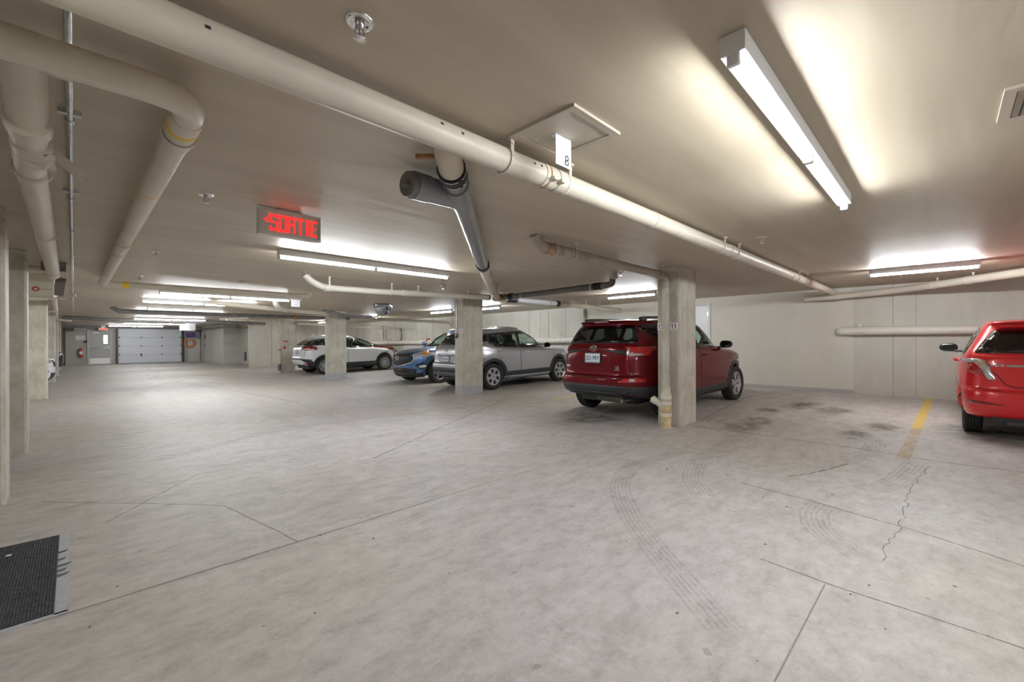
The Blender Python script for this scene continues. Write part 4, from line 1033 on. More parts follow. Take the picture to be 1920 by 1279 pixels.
def rounded(poly, r, k=4):
    out = []; n = len(poly)
    for i in range(n):
        a, c, b = Vector(poly[i - 1]), Vector(poly[i]), Vector(poly[(i + 1) % n])
        q = min(r, (a - c).length * .45, (b - c).length * .45)
        p, s = c + (a - c).normalized() * q, c + (b - c).normalized() * q
        for j in range(k + 1):
            t = j / k; v = p * (1 - t) ** 2 + c * 2 * t * (1 - t) + s * t * t; out.append((v.x, v.y))
    return out
def stroke(pts, w):
    """outline of a thick line"""
    P = [Vector(p) for p in pts]; A_, B_ = [], []
    for i, p in enumerate(P):
        t = (P[min(i + 1, len(P) - 1)] - P[max(i - 1, 0)]).normalized(); nn = Vector((-t.y, t.x)) * w / 2
        A_.append(tuple(p + nn)); B_.append(tuple(p - nn))
    return A_ + B_[::-1]
def mirp(poly): return [(-a, b) for a, b in poly]

class Car:
    def __init__(s, name, label, loc, heading, pitch, rows, wb, whl, kS, pnt, group=None):
        s.root = thing(name, label, 'car', loc)
        s.root.rotation_euler = (0, -pitch, heading)
        s.wb, s.R = wb, whl['R']; s.paint = pnt; s.kS = kS
        C = np.stack([ring_points(r) for r in rows])           # control rings
        K = len(rows); sub = 5
        ki = np.linspace(0, K - 1, (K - 1) * sub + 1)
        Pm = pchip(np.arange(K), C, ki)
        # wheel arches: squeeze the lower rings upwards
        kq = kS * sub; AR = whl['arch']; zc_ = whl['R'] + whl.get('dz', 0.0)
        z0 = Pm[0, :, 2].copy(); zS = Pm[kq, :, 2].copy()
        for k in range(kq + 1):
            x = Pm[k, :, 0]; za = np.full(len(x), -1.0)
            for xc in (0, wb):
                d = np.abs(x - xc); m_ = d < AR; za[m_] = np.maximum(za[m_], zc_ + np.sqrt(AR ** 2 - d[m_] ** 2))
            sel = (za > z0) & (np.abs(Pm[k, :, 1]) > .45)
            Pm[k, sel, 2] = Pm[k, sel, 2] + ((za - z0) * (zS - Pm[k, :, 2]) / (zS - z0))[sel]
        n1 = Pm.shape[1]
        full = np.concatenate([Pm, Pm[:, 1:-1][:, ::-1] * np.array([1, -1, 1])], 1)
        M_, N = full.shape[:2]
        V = full.reshape(-1, 3)
        idx = np.arange(M_ * N).reshape(M_, N); nx = np.roll(idx, -1, 1)
        F = np.stack([idx[:-1], idx[1:], nx[1:], nx[:-1]], -1).reshape(-1, 4)
        s.V, s.F = V, F
        c = V[F].mean(1); e1 = V[F[:, 2]] - V[F[:, 0]]; e2 = V[F[:, 3]] - V[F[:, 1]]
        nrm = np.cross(e1, e2); ln = np.linalg.norm(nrm, axis=1); nrm /= (ln[:, None] + 1e-12)
        # make normals point outwards
        ctr = np.array([wb / 2, 0, .8]); 
        if ((nrm * (c - ctr)).sum(1) * ln).sum() < 0:
            F = F[:, ::-1]; s.F = F; nrm = -nrm
        s.c, s.n = c, nrm
        vn = np.zeros_like(V)
        for k in range(4): np.add.at(vn, F[:, k], nrm * ln[:, None])
        vn /= (np.linalg.norm(vn, axis=1)[:, None] + 1e-12); s.vn = vn
        s.bvh = BVHTree.FromPolygons([tuple(v) for v in V], [tuple(int(i) for i in f) for f in F])
        s.alive = ln > 1e-9
        s.owner = np.zeros(len(F), int); s.sections = []
    # -- surface queries
    def hit(s, view, a, b):
        """point and normal where a sight line along the view direction meets the body"""
        o, d, ax = {'R': ((a, -3, b), (0, 1, 0), 1), 'L': ((a, 3, b), (0, -1, 0), 1), 'B': ((-4, a, b), (1, 0, 0), 0),
                    'F': ((8, a, b), (-1, 0, 0), 0), 'T': ((a, b, 4), (0, 0, -1), 2)}[view]
        h, n, i, ds = s.bvh.ray_cast(Vector(o), Vector(d))
        if h is not None and view in 'BF' and (abs(Vector(n).x) < .06 or (b < 1.0 and (h.x > -.30 if view == 'B' else h.x < s.wb - .1))): h = None
        if h is None:      # past the edge of the body: wrap round it
            q = list(o); q[ax] = {'R': -.7, 'L': .7, 'B': -.55, 'F': s.wb + .55, 'T': .9}[view]
            h, n, i, ds = s.bvh.find_nearest(Vector(q))
            n = Vector(n); c0 = Vector((s.wb / 2, 0, .7))
            if n.dot(Vector(h) - c0) < 0: n = -n
            return Vector(h), n
        n = Vector(n)
        if n.dot(Vector(d)) > 0: n = -n
        return Vector(h), n
    def surf(s, name, view, vs, fs, m, off, parent=None):
        P = []
        for a, b in vs:
            h, n = s.hit(view, a, b); P.append(h + n * off)
        me = bpy.data.meshes.new(name); me.from_pydata([tuple(p) for p in P], [], fs); me.materials.append(m)
        return link(name, me, parent or s.root)
    def patch(s, name, view, poly, m, off=.004, thick=.006, step=.05, holes=(), parent=None, merge=None):
        def dens(pl):
            out = []
            for i in range(len(pl)):
                a, b = Vector(pl[i]), Vector(pl[(i + 1) % len(pl)]); k = max(1, int(math.ceil((b - a).length / step)))
                out += [tuple(a + (b - a) * (j / k)) for j in range(k)]
            return out
        loops = [dens(poly)] + [dens(h) for h in holes]
        vs, es = [], []
        for lp in loops:
            n0 = len(vs); vs += lp; es += [(n0 + i, n0 + (i + 1) % len(lp)) for i in range(len(lp))]
        xs = [p[0] for p in poly]; ys = [p[1] for p in poly]
        gx = np.arange(min(xs) + step / 2, max(xs), step); gy = np.arange(min(ys) + step / 2, max(ys), step)
        if len(gx) and len(gy):
            G = np.array([(x, y) for x in gx for y in gy]); ok = inpoly(shrink(poly, step * .3), G[:, 0], G[:, 1])
            for h in holes: ok &= ~inpoly(shrink(h, -step * .3), G[:, 0], G[:, 1])
            vs += [tuple(g) for g in G[ok]]
        v2, e2, f2, _, _, _ = delaunay_2d_cdt([Vector(v) for v in vs], es, [], 0, 1e-6)
        cc = np.array([[sum(v2[i].x for i in f) / len(f), sum(v2[i].y for i in f) / len(f)] for f in f2]).reshape(-1, 2)
        ok = inpoly(poly, cc[:, 0], cc[:, 1])
        for h in holes: ok &= ~inpoly(h, cc[:, 0], cc[:, 1])
        f2 = [f for f, o in zip(f2, ok) if o]
        used = sorted({i for f in f2 for i in f}); mp_ = {u: k for k, u in enumerate(used)}
        P, Q = [], []
        for u in used:
            h, n = s.hit(view, v2[u].x, v2[u].y); P.append(h + n * off); Q.append(h + n * (off - thick))
        f2 = [[mp_[i] for i in f] for f in f2]
        ec = {}
        for f in f2:
            for i in range(len(f)):
                e = (f[i], f[(i + 1) % len(f)]); ec[e] = 1
        n = len(P); F = list(f2)
        for (a, b) in ec:
            if (b, a) not in ec: F.append([b, a, n + a, n + b])
        verts = [tuple(p) for p in P] + [tuple(q) for q in Q]
        if merge is not None:
            merge.add(verts, F, True); return merge
        me = bpy.data.meshes.new(name); me.from_pydata(verts, [], F); me.materials.append(m)
        bm = bmesh.new(); bm.from_mesh(me); bmesh.ops.recalc_face_normals(bm, faces=list(bm.faces)); bm.to_mesh(me); bm.free()
        # make sure the front faces look outwards
        if len(f2):
            f0 = me.polygons[0]; vdir = {'R': (0, -1, 0), 'L': (0, 1, 0), 'B': (-1, 0, 0), 'F': (1, 0, 0), 'T': (0, 0, 1)}[view]
            if f0.normal.dot(Vector(vdir)) < 0: me.flip_normals()
        sm = [i < len(f2) for i in range(len(me.polygons))]; me.polygons.foreach_set('use_smooth', sm)
        return link(name, me, parent or s.root)
    def both(s, name, poly, m, parent=None, **k):
        """the same part on the right and the left flank"""
        return [s.patch(name, v, poly, m, parent=(parent[i] if isinstance(parent, list) else parent), **k) for i, v in enumerate('RL')]
    def arch_trim(s, xc, zc0, ra, r1, m, depth=.05, off=.012, a0=-.03, a1=PI + .03, n=30):
        """wheel-arch moulding: inner lip at radius ra, outer edge at r1, on both flanks"""
        for v, sg in (('R', -1), ('L', 1)):
            vs = []
            for i in range(n + 1):
                a = a0 + (a1 - a0) * i / n; c_, s_ = math.cos(a), math.sin(a)
                P = lambda r: (xc + r * c_, zc0 + r * s_)
                hm, _ = s.hit(v, *P(ra + .045)); ho, _ = s.hit(v, *P(r1))
                y = max(abs(hm.y), abs(ho.y) - .01)
                for r, yy in ((ra - .004, y + off - depth), (ra - .004, y + off - .004), (ra + .006, y + off), ((ra + r1) / 2, y + off), (r1 - .008, abs(ho.y) + off), (r1, abs(ho.y) + off - .006), (r1, abs(ho.y) - .004)):
                    x, z = P(r); vs.append((x, sg * yy, z))
            b = MB(); b.add(vs, [(7 * i + k, 7 * i + k + 1, 7 * i + k + 8, 7 * i + k + 7) for i in range(n) for k in range(6)], True)
            for e in (0, n): b.add(vs[7 * e:7 * e + 7], [list(range(7))])
            b.build('arch_trim', m, s.root)
    def lamp(s, name, bits, m, **k):
        """one lamp wrapping round a corner: bits = [(view, polygon), ...], joined into one mesh"""
        b = MB()
        for v, pl in bits: s.patch(name, v, pl, m, merge=b, **k)
        me = bpy.data.meshes.new(name); me.from_pydata(b.v, [], b.f); me.materials.append(m)
        bm = bmesh.new(); bm.from_mesh(me); bmesh.ops.recalc_face_normals(bm, faces=list(bm.faces)); bm.to_mesh(me); bm.free()
        me.polygons.foreach_set('use_smooth', [True] * len(me.polygons))
        return link(name, me, s.root)
    def seam(s, view, pts, w=.007, parent=None, name='panel_gap', m=None, off=.0015):
        P = []
        Q = [Vector(p) for p in pts]; D = []
        for a, b in zip(Q[:-1], Q[1:]):
            k = max(1, int((b - a).length / .05)); D += [a + (b - a) * (j / k) for j in range(k)]
        D.append(Q[-1]); vs = []
        for i, p in enumerate(D):
            t = (D[min(i + 1, len(D) - 1)] - D[max(i - 1, 0)]).normalized(); nn = Vector((-t.y, t.x)) * w / 2
            vs += [tuple(p + nn), tuple(p - nn)]
        return s.surf(name, view, vs, [(2 * i, 2 * i + 1, 2 * i + 3, 2 * i + 2) for i in range(len(D) - 1)], m or M_SEAM, off, parent)
    def wires(s, name, view, lines, r, m, off=.006, parent=None):
        b = MB()
        for ln in lines:
            b.tube([s.hit(view, a, c)[0] + s.hit(view, a, c)[1] * off for a, c in ln], r, n=6)
        return b.build(name, m, parent or s.root)
    def letters(s, name, view, txt, size, at, m, off=.008, parent=None, flip=1, **k):
        vs, fs = text_mesh(txt, size, **k)
        # seen from behind the car +y lies to the left, seen from the front to the right
        sg = {'B': -1, 'F': 1, 'R': 1, 'L': -1}[view]
        h0, n0 = s.hit(view, *at)
        P = []
        for x, y in vs:
            h, n = s.hit(view, at[0] + sg * x, at[1] + y); P.append(h + n0 * off)
        me = bpy.data.meshes.new(name); me.from_pydata([tuple(p) for p in P], [], fs); me.materials.append(m)
        return link(name, me, parent or s.root)
    def flatplate(s, name, view, at, w, h, m, off=.02, thick=.012, frame=None, parent=None):
        h0, n0 = s.hit(view, *at)
        ex = Vector((0, 1, 0)); nz = Vector((n0.x, 0, n0.z)).normalized(); ey = nz.cross(ex) if nz.cross(ex).z > 0 else -nz.cross(ex)
        if view == 'B': exs = -ex
        else: exs = ex
        rot = Matrix((exs, ey, nz)).transposed()
        o = MB().box(h0 + nz * (off - thick / 2), (w, h, thick), rot, .004).build(name, m, parent or s.root)
        return o, h0 + nz * off, exs, ey, nz
    # -- panels cut out of the shell
    def cut(s, polyside, nmin=.25, view='S'):
        X, Yv, Z = s.c[:, 0], s.c[:, 1], s.c[:, 2]; nx, ny, nz = s.n[:, 0], s.n[:, 1], s.n[:, 2]
        if view == 'S': k = inpoly(polyside, X, Z) & (np.abs(ny) > nmin)
        elif view == 'B': k = inpoly(polyside, Yv, Z) & (nx < -nmin) & (X < s.wb / 2)
        elif view == 'F': k = inpoly(polyside, Yv, Z) & (nx > nmin) & (X > s.wb / 2)
        else: k = inpoly(polyside, X, Yv) & (nz > nmin)
        return k
    def hole(s, poly, view, d=.022):
        k = s.cut(shrink(poly, d), .1, view); s.alive &= ~k
    def section(s, name, mask, m=None):
        k = mask & s.alive & (s.owner == 0)
        s.sections.append((name, m or s.paint)); s.owner[k] = len(s.sections); return len(s.sections)
    def emit_shell(s, body_mat=None):
        res = []
        for i, (nm, m) in enumerate([('body_shell', body_mat or s.paint)] + s.sections):
            k = s.alive & (s.owner == i); F = s.F[k]
            if not len(F): res.append(None); continue
            u, inv = np.unique(F, return_inverse=True); inv = inv.reshape(F.shape)
            me = bpy.data.meshes.new(nm); me.from_pydata([tuple(v) for v in s.V[u]], [], inv.tolist()); me.materials.append(m)
            me.polygons.foreach_set('use_smooth', [True] * len(me.polygons))
            me.normals_split_custom_set_from_vertices([tuple(v) for v in s.vn[u]])
            res.append(link(nm, me, s.root))
        return res

def wheel_parts(car, whl, track):
    R, W = whl['R'], whl['W']; rr = whl['rim']; cache = {}
    def tyre_bm():
        b = MB(); h = W / 2; sh = R - .012
        b.lathe([(rr, -h * .72), (rr + .02, -h * .9), (R - .05, -h), (sh - .008, -h * .92), (R - .003, -h * .74)], axis='Y', n=40)
        # tread with four grooves
        g = [-h * .74, -h * .48, -h * .44, -h * .16, -h * .12, h * .12, h * .16, h * .44, h * .48, h * .74]
        prof = []
        for i in range(0, len(g), 2):
            prof += [(R - .009, g[i]), (R, g[i] + .004), (R, g[i + 1] - .004), (R - .009, g[i + 1])]
        b.lathe(prof, axis='Y', n=40, smooth=False)
        b.lathe([(R - .003, h * .74), (sh - .008, h * .92), (R - .05, h), (rr + .02, h * .9), (rr, h * .72), (rr - .01, 0), (rr, -h * .72)], axis='Y', n=40)
        return b
    def rim_bm():
        """outer face towards -Y"""
        b = MB(); h = W / 2; y0 = -h * .74
        b.lathe([(rr, y0), (rr + .004, y0 - .006), (rr - .012, y0 - .006), (rr - .02, y0 + .02), (rr - .03, h * .3)], axis='Y', n=36)
        st = whl['style']
        def spoke(a, w0, w1, r0, r1, yy0, yy1, skew=0.0, th=.02):
            ca_, sa_ = math.cos(a), math.sin(a); cb, sb = math.cos(a + skew), math.sin(a + skew)
            def pt(r, w, y, c, s_): return (r * c - w * s_, y, r * s_ + w * c)
            vs = [pt(r0, -w0, yy0, ca_, sa_), pt(r0, w0, yy0, ca_, sa_), pt(r1, w1, yy1, cb, sb), pt(r1, -w1, yy1, cb, sb)]
            vs2 = [(x * .985, y + th, z * .985) for x, y, z in vs]
            b.add(vs + vs2, [(0, 1, 2, 3), (7, 6, 5, 4), (0, 3, 7, 4), (1, 5, 6, 2), (0, 4, 5, 1), (3, 2, 6, 7)])
        ro = rr - .012
        if st == 'split5':
            for k in range(5):
                a = 2 * PI * k / 5 + PI / 2
                for sg in (-1, 1): spoke(a + sg * .10, .020, .026, .035, ro, y0 + .012, y0 - .004, sg * .10)
        elif st == 'ten':
            for k in range(10):
                a = 2 * PI * k / 10 + PI / 2; sg = 1 if k % 2 else -1
                spoke(a + sg * .05, .010, .016, .03, ro, y0 + .012, y0 - .004, -sg * .06); spoke(a + .2, .004, .009, .06, ro, y0 + .016, y0, 0)
        elif st == 'five':
            for k in range(5): spoke(2 * PI * k / 5 + PI / 2, .034, .045, .03, ro, y0 + .016, y0 - .002)
        if st == 'cover':
            b.lathe([(0, y0 + .002), (.05, y0 + .002), (.06, y0 - .003), (ro, y0 - .001)], axis='Y', n=36)
        else:
            b.lathe([(0, y0 - .004), (.03, y0 - .004), (.036, y0 + .004), (.05, y0 + .03)], axis='Y', n=20)
        return b
    def back_bm():
        b = MB(); h = W / 2
        b.lathe([(.0, -h * .15), (rr - .03, -h * .15), (rr - .03, -h * .02)], axis='Y', n=28); return b
    def disc_bm():
        b = MB(); h = W / 2; b.lathe([(.05, -h * .22), (.14, -h * .22), (.14, -h * .17)], axis='Y', n=24); return b
    def cap_bm():
        b = MB(); y0 = -W / 2 * .74; b.lathe([(0, y0 - .008), (.024, y0 - .008), (.028, y0 - .003)], axis='Y', n=16); return b
    def holes_bm():
        b = MB(); y0 = -W / 2 * .74 - .004
        for k in range(6):
            a = 2 * PI * k / 6 + PI / 2 + PI / 6; pl = []
            for t in [2 * PI * i / 16 for i in range(16)]:
                r_ = .142 + .058 * math.sin(t) + 0.0; w = .044 * math.cos(t) * (1 + .35 * math.sin(t)); pl.append((r_ * math.cos(a) - w * math.sin(a), r_ * math.sin(a) + w * math.cos(a)))
            b.prism(pl, 'Y', y0, y0 + .006)
        return b
    for (x, sd) in ((0, -1), (0, 1), (car.wb, -1), (car.wb, 1)):
        def put(nm, f, m, par):
            if nm not in cache:
                o = f().build(nm, m, par); cache[nm] = o.data
            else: o = link(nm, cache[nm], par)
            return o
        w = put('wheel', tyre_bm, M_TYREM, car.root)
        w.location = (x, sd * (track - W * .0), R); w.rotation_euler = (0, 0.3 * (x + 1), 0 if sd < 0 else PI)
        put('wheel_back', back_bm, M_RIMD, w)
        if whl['style'] != 'cover': put('brake_disc', disc_bm, M_DISC, w)
        put('rim', rim_bm, whl.get('mat', M_RIM), w)
        if whl['style'] == 'cover': put('rim_opening', holes_bm, M_RIMD, w)
        put('hub_cap', cap_bm, M_SILV, w)

def cabin(car, seats=True, x0=-.55, x1=2.3, zfloor=.72, y=.62, dash=None):
    b = MB(); b.bx(x0, x1, -y, y, .30, zfloor, .02); b.build('cabin_floor', M_CABIN, car.root)
    b = MB(); wb = car.wb
    b.bx(-.55, wb + .55, -.55, .55, .24, .5); b.bx(car.R + .08, wb - car.R - .08, -.74, .74, .22, .5)
    for xc in (0, wb): b.bx(xc - car.R - .06, xc + car.R + .06, -.56, .56, .3, .78)
    b.cyl((0, -.6, car.R), (0, .6, car.R), .04, n=8); b.cyl((wb, -.6, car.R), (wb, .6, car.R), .04, n=8)
    b.build('underbody', M_BLACK, car.root)
    dx = dash or x1
    MB().bx(dx - .35, dx + .05, -y, y, zfloor, zfloor + .27, .06).build('dashboard', M_CABIN, car.root)
    if seats:
        sd = None
        for x in (1.15, .18):
            for yy in (-.36, .36):
                if sd is None:
                    b = MB(); b.box((0, 0, .36), (.14, .48, .62), Matrix.Rotation(-.22, 3, 'Y'), .05); b.box((.22, 0, .06), (.46, .48, .14), None, .05); b.box((-.10, 0, .76), (.10, .26, .18), Matrix.Rotation(-.1, 3, 'Y'), .045)
                    o = b.build('seat', M_SEAT, car.root); sd = o.data
                else: o = link('seat', sd, car.root)
                o.location = (x, yy, zfloor - .14)
        b = MB(); b.tube([(dx - .42 + .05 * math.sin(a), .36 + .18 * math.cos(a), zfloor + .25 + .17 * math.sin(a)) for a in [2 * PI * i / 16 for i in range(17)]], .014, n=6)
        b.build('steering_wheel', M_BLACK, car.root)

def glazing(car, wins, rear, front, tintR=None, tints=None, par=None, frame=.03):
    """side windows (polygons in x,z), rear window and windscreen (polygons in y,z): open the shell, black surround, pane"""
    for i, w in enumerate(wins): car.hole(w, 'S')
    if rear: car.hole(rear, 'B', .03)
    if front: car.hole(front, 'F', .03)
def panes(car, wins, rear, front, tints, doors=None, frame=.028, rear_tint=None):
    for i, w in enumerate(wins):
        for k, v in enumerate('RL'):
            p = None
            if doors and doors[i] is not None: p = doors[i][k]
            car.patch('window_seal', v, shrink(w, -.012), M_GLOSSBLK, off=.003, thick=.012, holes=[shrink(w, frame)], parent=p)
            car.patch('window_glass', v, shrink(w, .004), tints[i], off=.0045, thick=.003, parent=p, step=.09)
    if rear:
        car.patch('rear_window_seal', 'B', rear, M_GLOSSBLK, off=.003, thick=.012, holes=[shrink(rear, .05)])
        car.patch('rear_window', 'B', shrink(rear, .006), rear_tint or M_GLASSD, off=.005, thick=.003, step=.09)
    if front:
        car.patch('windscreen_seal', 'F', front, M_GLOSSBLK, off=.003, thick=.012, holes=[shrink(front, .05)])
        car.patch('windscreen', 'F', shrink(front, .006), M_GLASSC, off=.005, thick=.003, step=.09)

def arch_poly(xc, zc_, r0, r1, a0=0.0, a1=PI, n=22):
    A_ = [(xc + r1 * math.cos(a0 + (a1 - a0) * i / n), zc_ + r1 * math.sin(a0 + (a1 - a0) * i / n)) for i in range(n + 1)]
    B_ = [(xc + r0 * math.cos(a1 + (a0 - a1) * i / n), zc_ + r0 * math.sin(a1 + (a0 - a1) * i / n)) for i in range(n + 1)]
    return A_ + B_

def mirror_part(car, x, y, z, m, sc=1.0):
    for sg in (-1, 1):
        b = MB(); n = 14; vs = []
        for i in range(13):
            t = .5 - .5 * math.cos(PI * i / 12); 
            ry_ = max(0.0, 1 - abs(2 * t - 1) ** 3.2) ** .5
            vs.append([(x + (.10 if True else 0) * sc * math.cos(a) * .75 * ry_ * (1 if math.cos(a) > 0 else .25), sg * (y + .12 * sc + (t - .5) * .24 * sc), z + .078 * sc * math.sin(a) * ry_ * (1 - .15 * t)) for a in [2 * PI * k / n for k in range(n)]])
        V = [p for r in vs for p in r]
        b.add(V, [(i * n + k, i * n + (k + 1) % n, (i + 1) * n + (k + 1) % n, (i + 1) * n + k) for i in range(12) for k in range(n)], True)
        b.add(vs[0], [list(range(n))]); b.add(vs[-1], [list(range(n))])
        o = b.build('side_mirror', m, car.root)
        MB().box((x + .02, sg * (y + .0), z - .06), (.09, .10, .035), None, .015).build('mirror_stalk', M_BLACK, o)
        MB().box((x - .018 * sc, sg * (y + .12 * sc), z), (.004, .15 * sc, .09 * sc), None, .0015).build('mirror_glass', mat('dark_mirror', (0.10, 0.105, 0.115), .05, metal=1.0), o)

def handle(car, doors, x, z, m, L=.20):
    for k, v in enumerate('RL'):
        h, n = car.hit(v, x, z); sg = -1 if v == 'R' else 1
        b = MB(); b.box(h + Vector((0, sg * .026, 0)), (L, .02, .028), None, .009)
        for q in (-1, 1): b.box(h + Vector((q * L * .42, sg * .012, 0)), (.03, .03, .024), None, .006)
        b.build('door_handle', m, doors[k] if doors else car.root)
def side_masks(car, poly):
    k = car.cut(poly, .2, 'S'); return k & (car.c[:, 1] < 0), k & (car.c[:, 1] > 0)
def doors_of(car, polys):
    ids = []
    for p in polys:
        r, l = side_masks(car, p); ids.append((car.section('door', r), car.section('door', l)))
    return ids
def plate(car, view, at, txt, w=.30, h=.15, parent=None, off=.022):
    car.flatplate('plate_frame', view, at, w + .03, h + .03, M_BLACK, off=off - .004, thick=.016, parent=parent)
    o, c, ex, ey, nz = car.flatplate('licence_plate', view, at, w, h, M_PLATE, off=off, parent=parent)
    if txt: flat_text('plate_text', txt, h * .58, c - ey * .004, ex, ey, M_PLTXT, o, stretch=.86, bold=.002)
    rot = Matrix((ex, ey, nz)).transposed()
    if txt is None:     # too small to read in the photograph: blurred dark strokes
        for x in (-.36, -.22, -.08, .10, .24, .38):
            MB().box(c + ex * (w * x) - ey * .004 + nz * .0008, (w * .09, h * .42, .001), rot).build('plate_mark', mat('plate_smudge', (0.22, 0.23, 0.30), .5), o)
    b = MB()
    b.box(c - ey * (h * .42) + nz * .0008, (w * .92, h * .05, .001), rot); b.build('plate_motto', mat('plate_green', (0.12, 0.28, 0.26), 0.5), o)
    return o
def ellipse(cx, cy, a, b_, n=20): return [(cx + a * math.cos(2 * PI * i / n), cy + b_ * math.sin(2 * PI * i / n)) for i in range(n + 1)]
def rows(wb, ro, fo, W, H, g, bz, sh, hz, zb, xb, zcw, xc, xr, xw, tum=.70, spo=.08, dh=.075, roofw=.56, front_r=3.3, crown=.03, belt=None, rr=5.2, nlow=.5, rb=None):
    rb = g + .16 if rb is None else rb
    """control rings of a car shell, bottom to roof.  bz bumper height, sh shoulder, hz bonnet edge, (xb,zb) rear window base,
    (xc,zcw) cowl, xr rear roof end, xw windscreen top, tum roof half-width share, spo spoiler, dh how far the hatch sits inside the bumper"""
    w = W / 2; xn = wb + fo; bl = belt or [(0, zb - .03), (1.0, (zb + zcw) / 2), (2.0, zcw + .01)]
    zr = H - .10
    mid = lambda a, b, t: a * (1 - t) + b * t
    return [
        (-ro + .20, rb, xn - .22, g, .87 * w, [(.6, g + .05), (wb - .6, g + .04)], rr, 4),
        (-ro + .06, rb + .05, xn - .07, g + .1, .965 * w, [(.6, g + .12), (wb - .6, g + .11)], rr, front_r + .3),
        (-ro, bz, xn, nlow, .99 * w, [(.6, g + .29), (wb - .6, g + .28)], rr + .3, front_r),
        (-ro + .012, bz + .10, xn - .005, hz - .24, w, [(.6, mid(g + .29, sh, .45)), (wb - .6, mid(g + .28, sh, .45))], rr + .3, front_r),
        (-ro + dh - .005, bz + .145, xn - .03, hz - .10, .998 * w, [(.6, mid(g + .29, sh, .72)), (wb - .6, mid(g + .28, sh, .72))], rr + .3, front_r),
        (-ro + dh + .01, sh, xn - .13, hz, .98 * w, [(0, sh + .03), (1, sh + .01), (wb - .4, sh - .01), (wb + .35, hz + .05)], rr, front_r - .2),
        (mid(-ro + dh, xb, .45), mid(sh, zb, .75), wb + .40, mid(hz, zcw, .62), .955 * w, [(x, z - .05) for x, z in bl], rr - .2, front_r - .3),
        (xb, zb, xc, zcw, .915 * w, bl, rr - .2, front_r - .3),
        (mid(xb, xr, .5), mid(zb, zr, .52), mid(xc, xw, .5), mid(zcw, zr, .53), mid(.915, tum, .47) * w, [(.3, mid(zb, zr, .5)), (1.0, mid(zb, zr, .48))], rr, 3.6),
        (xr, zr, xw + .06, zr - .02, tum * w, [(.3, zr + .015), (1.0, zr + .02)], rr, 4),
        (xr - spo, zr + .045, xw - .06, zr + .025, (tum - .05) * w, [(.2, H - .045), (.8, H - .03)], rr, 4),
        (xr - spo * .4, zr + .065, xw - .2, zr + .05, roofw * w, [(.2, H - .022), (.8, H - .01)], rr, 4),
        (xr + .08, zr + .075, xw - .3, zr + .06, .004, [(.2, H - .005), (.8, H)], 4, 4)]

SLOPE = 0.12 / 5.93
def place(x, y, h): return (x, y, zf(x)), h

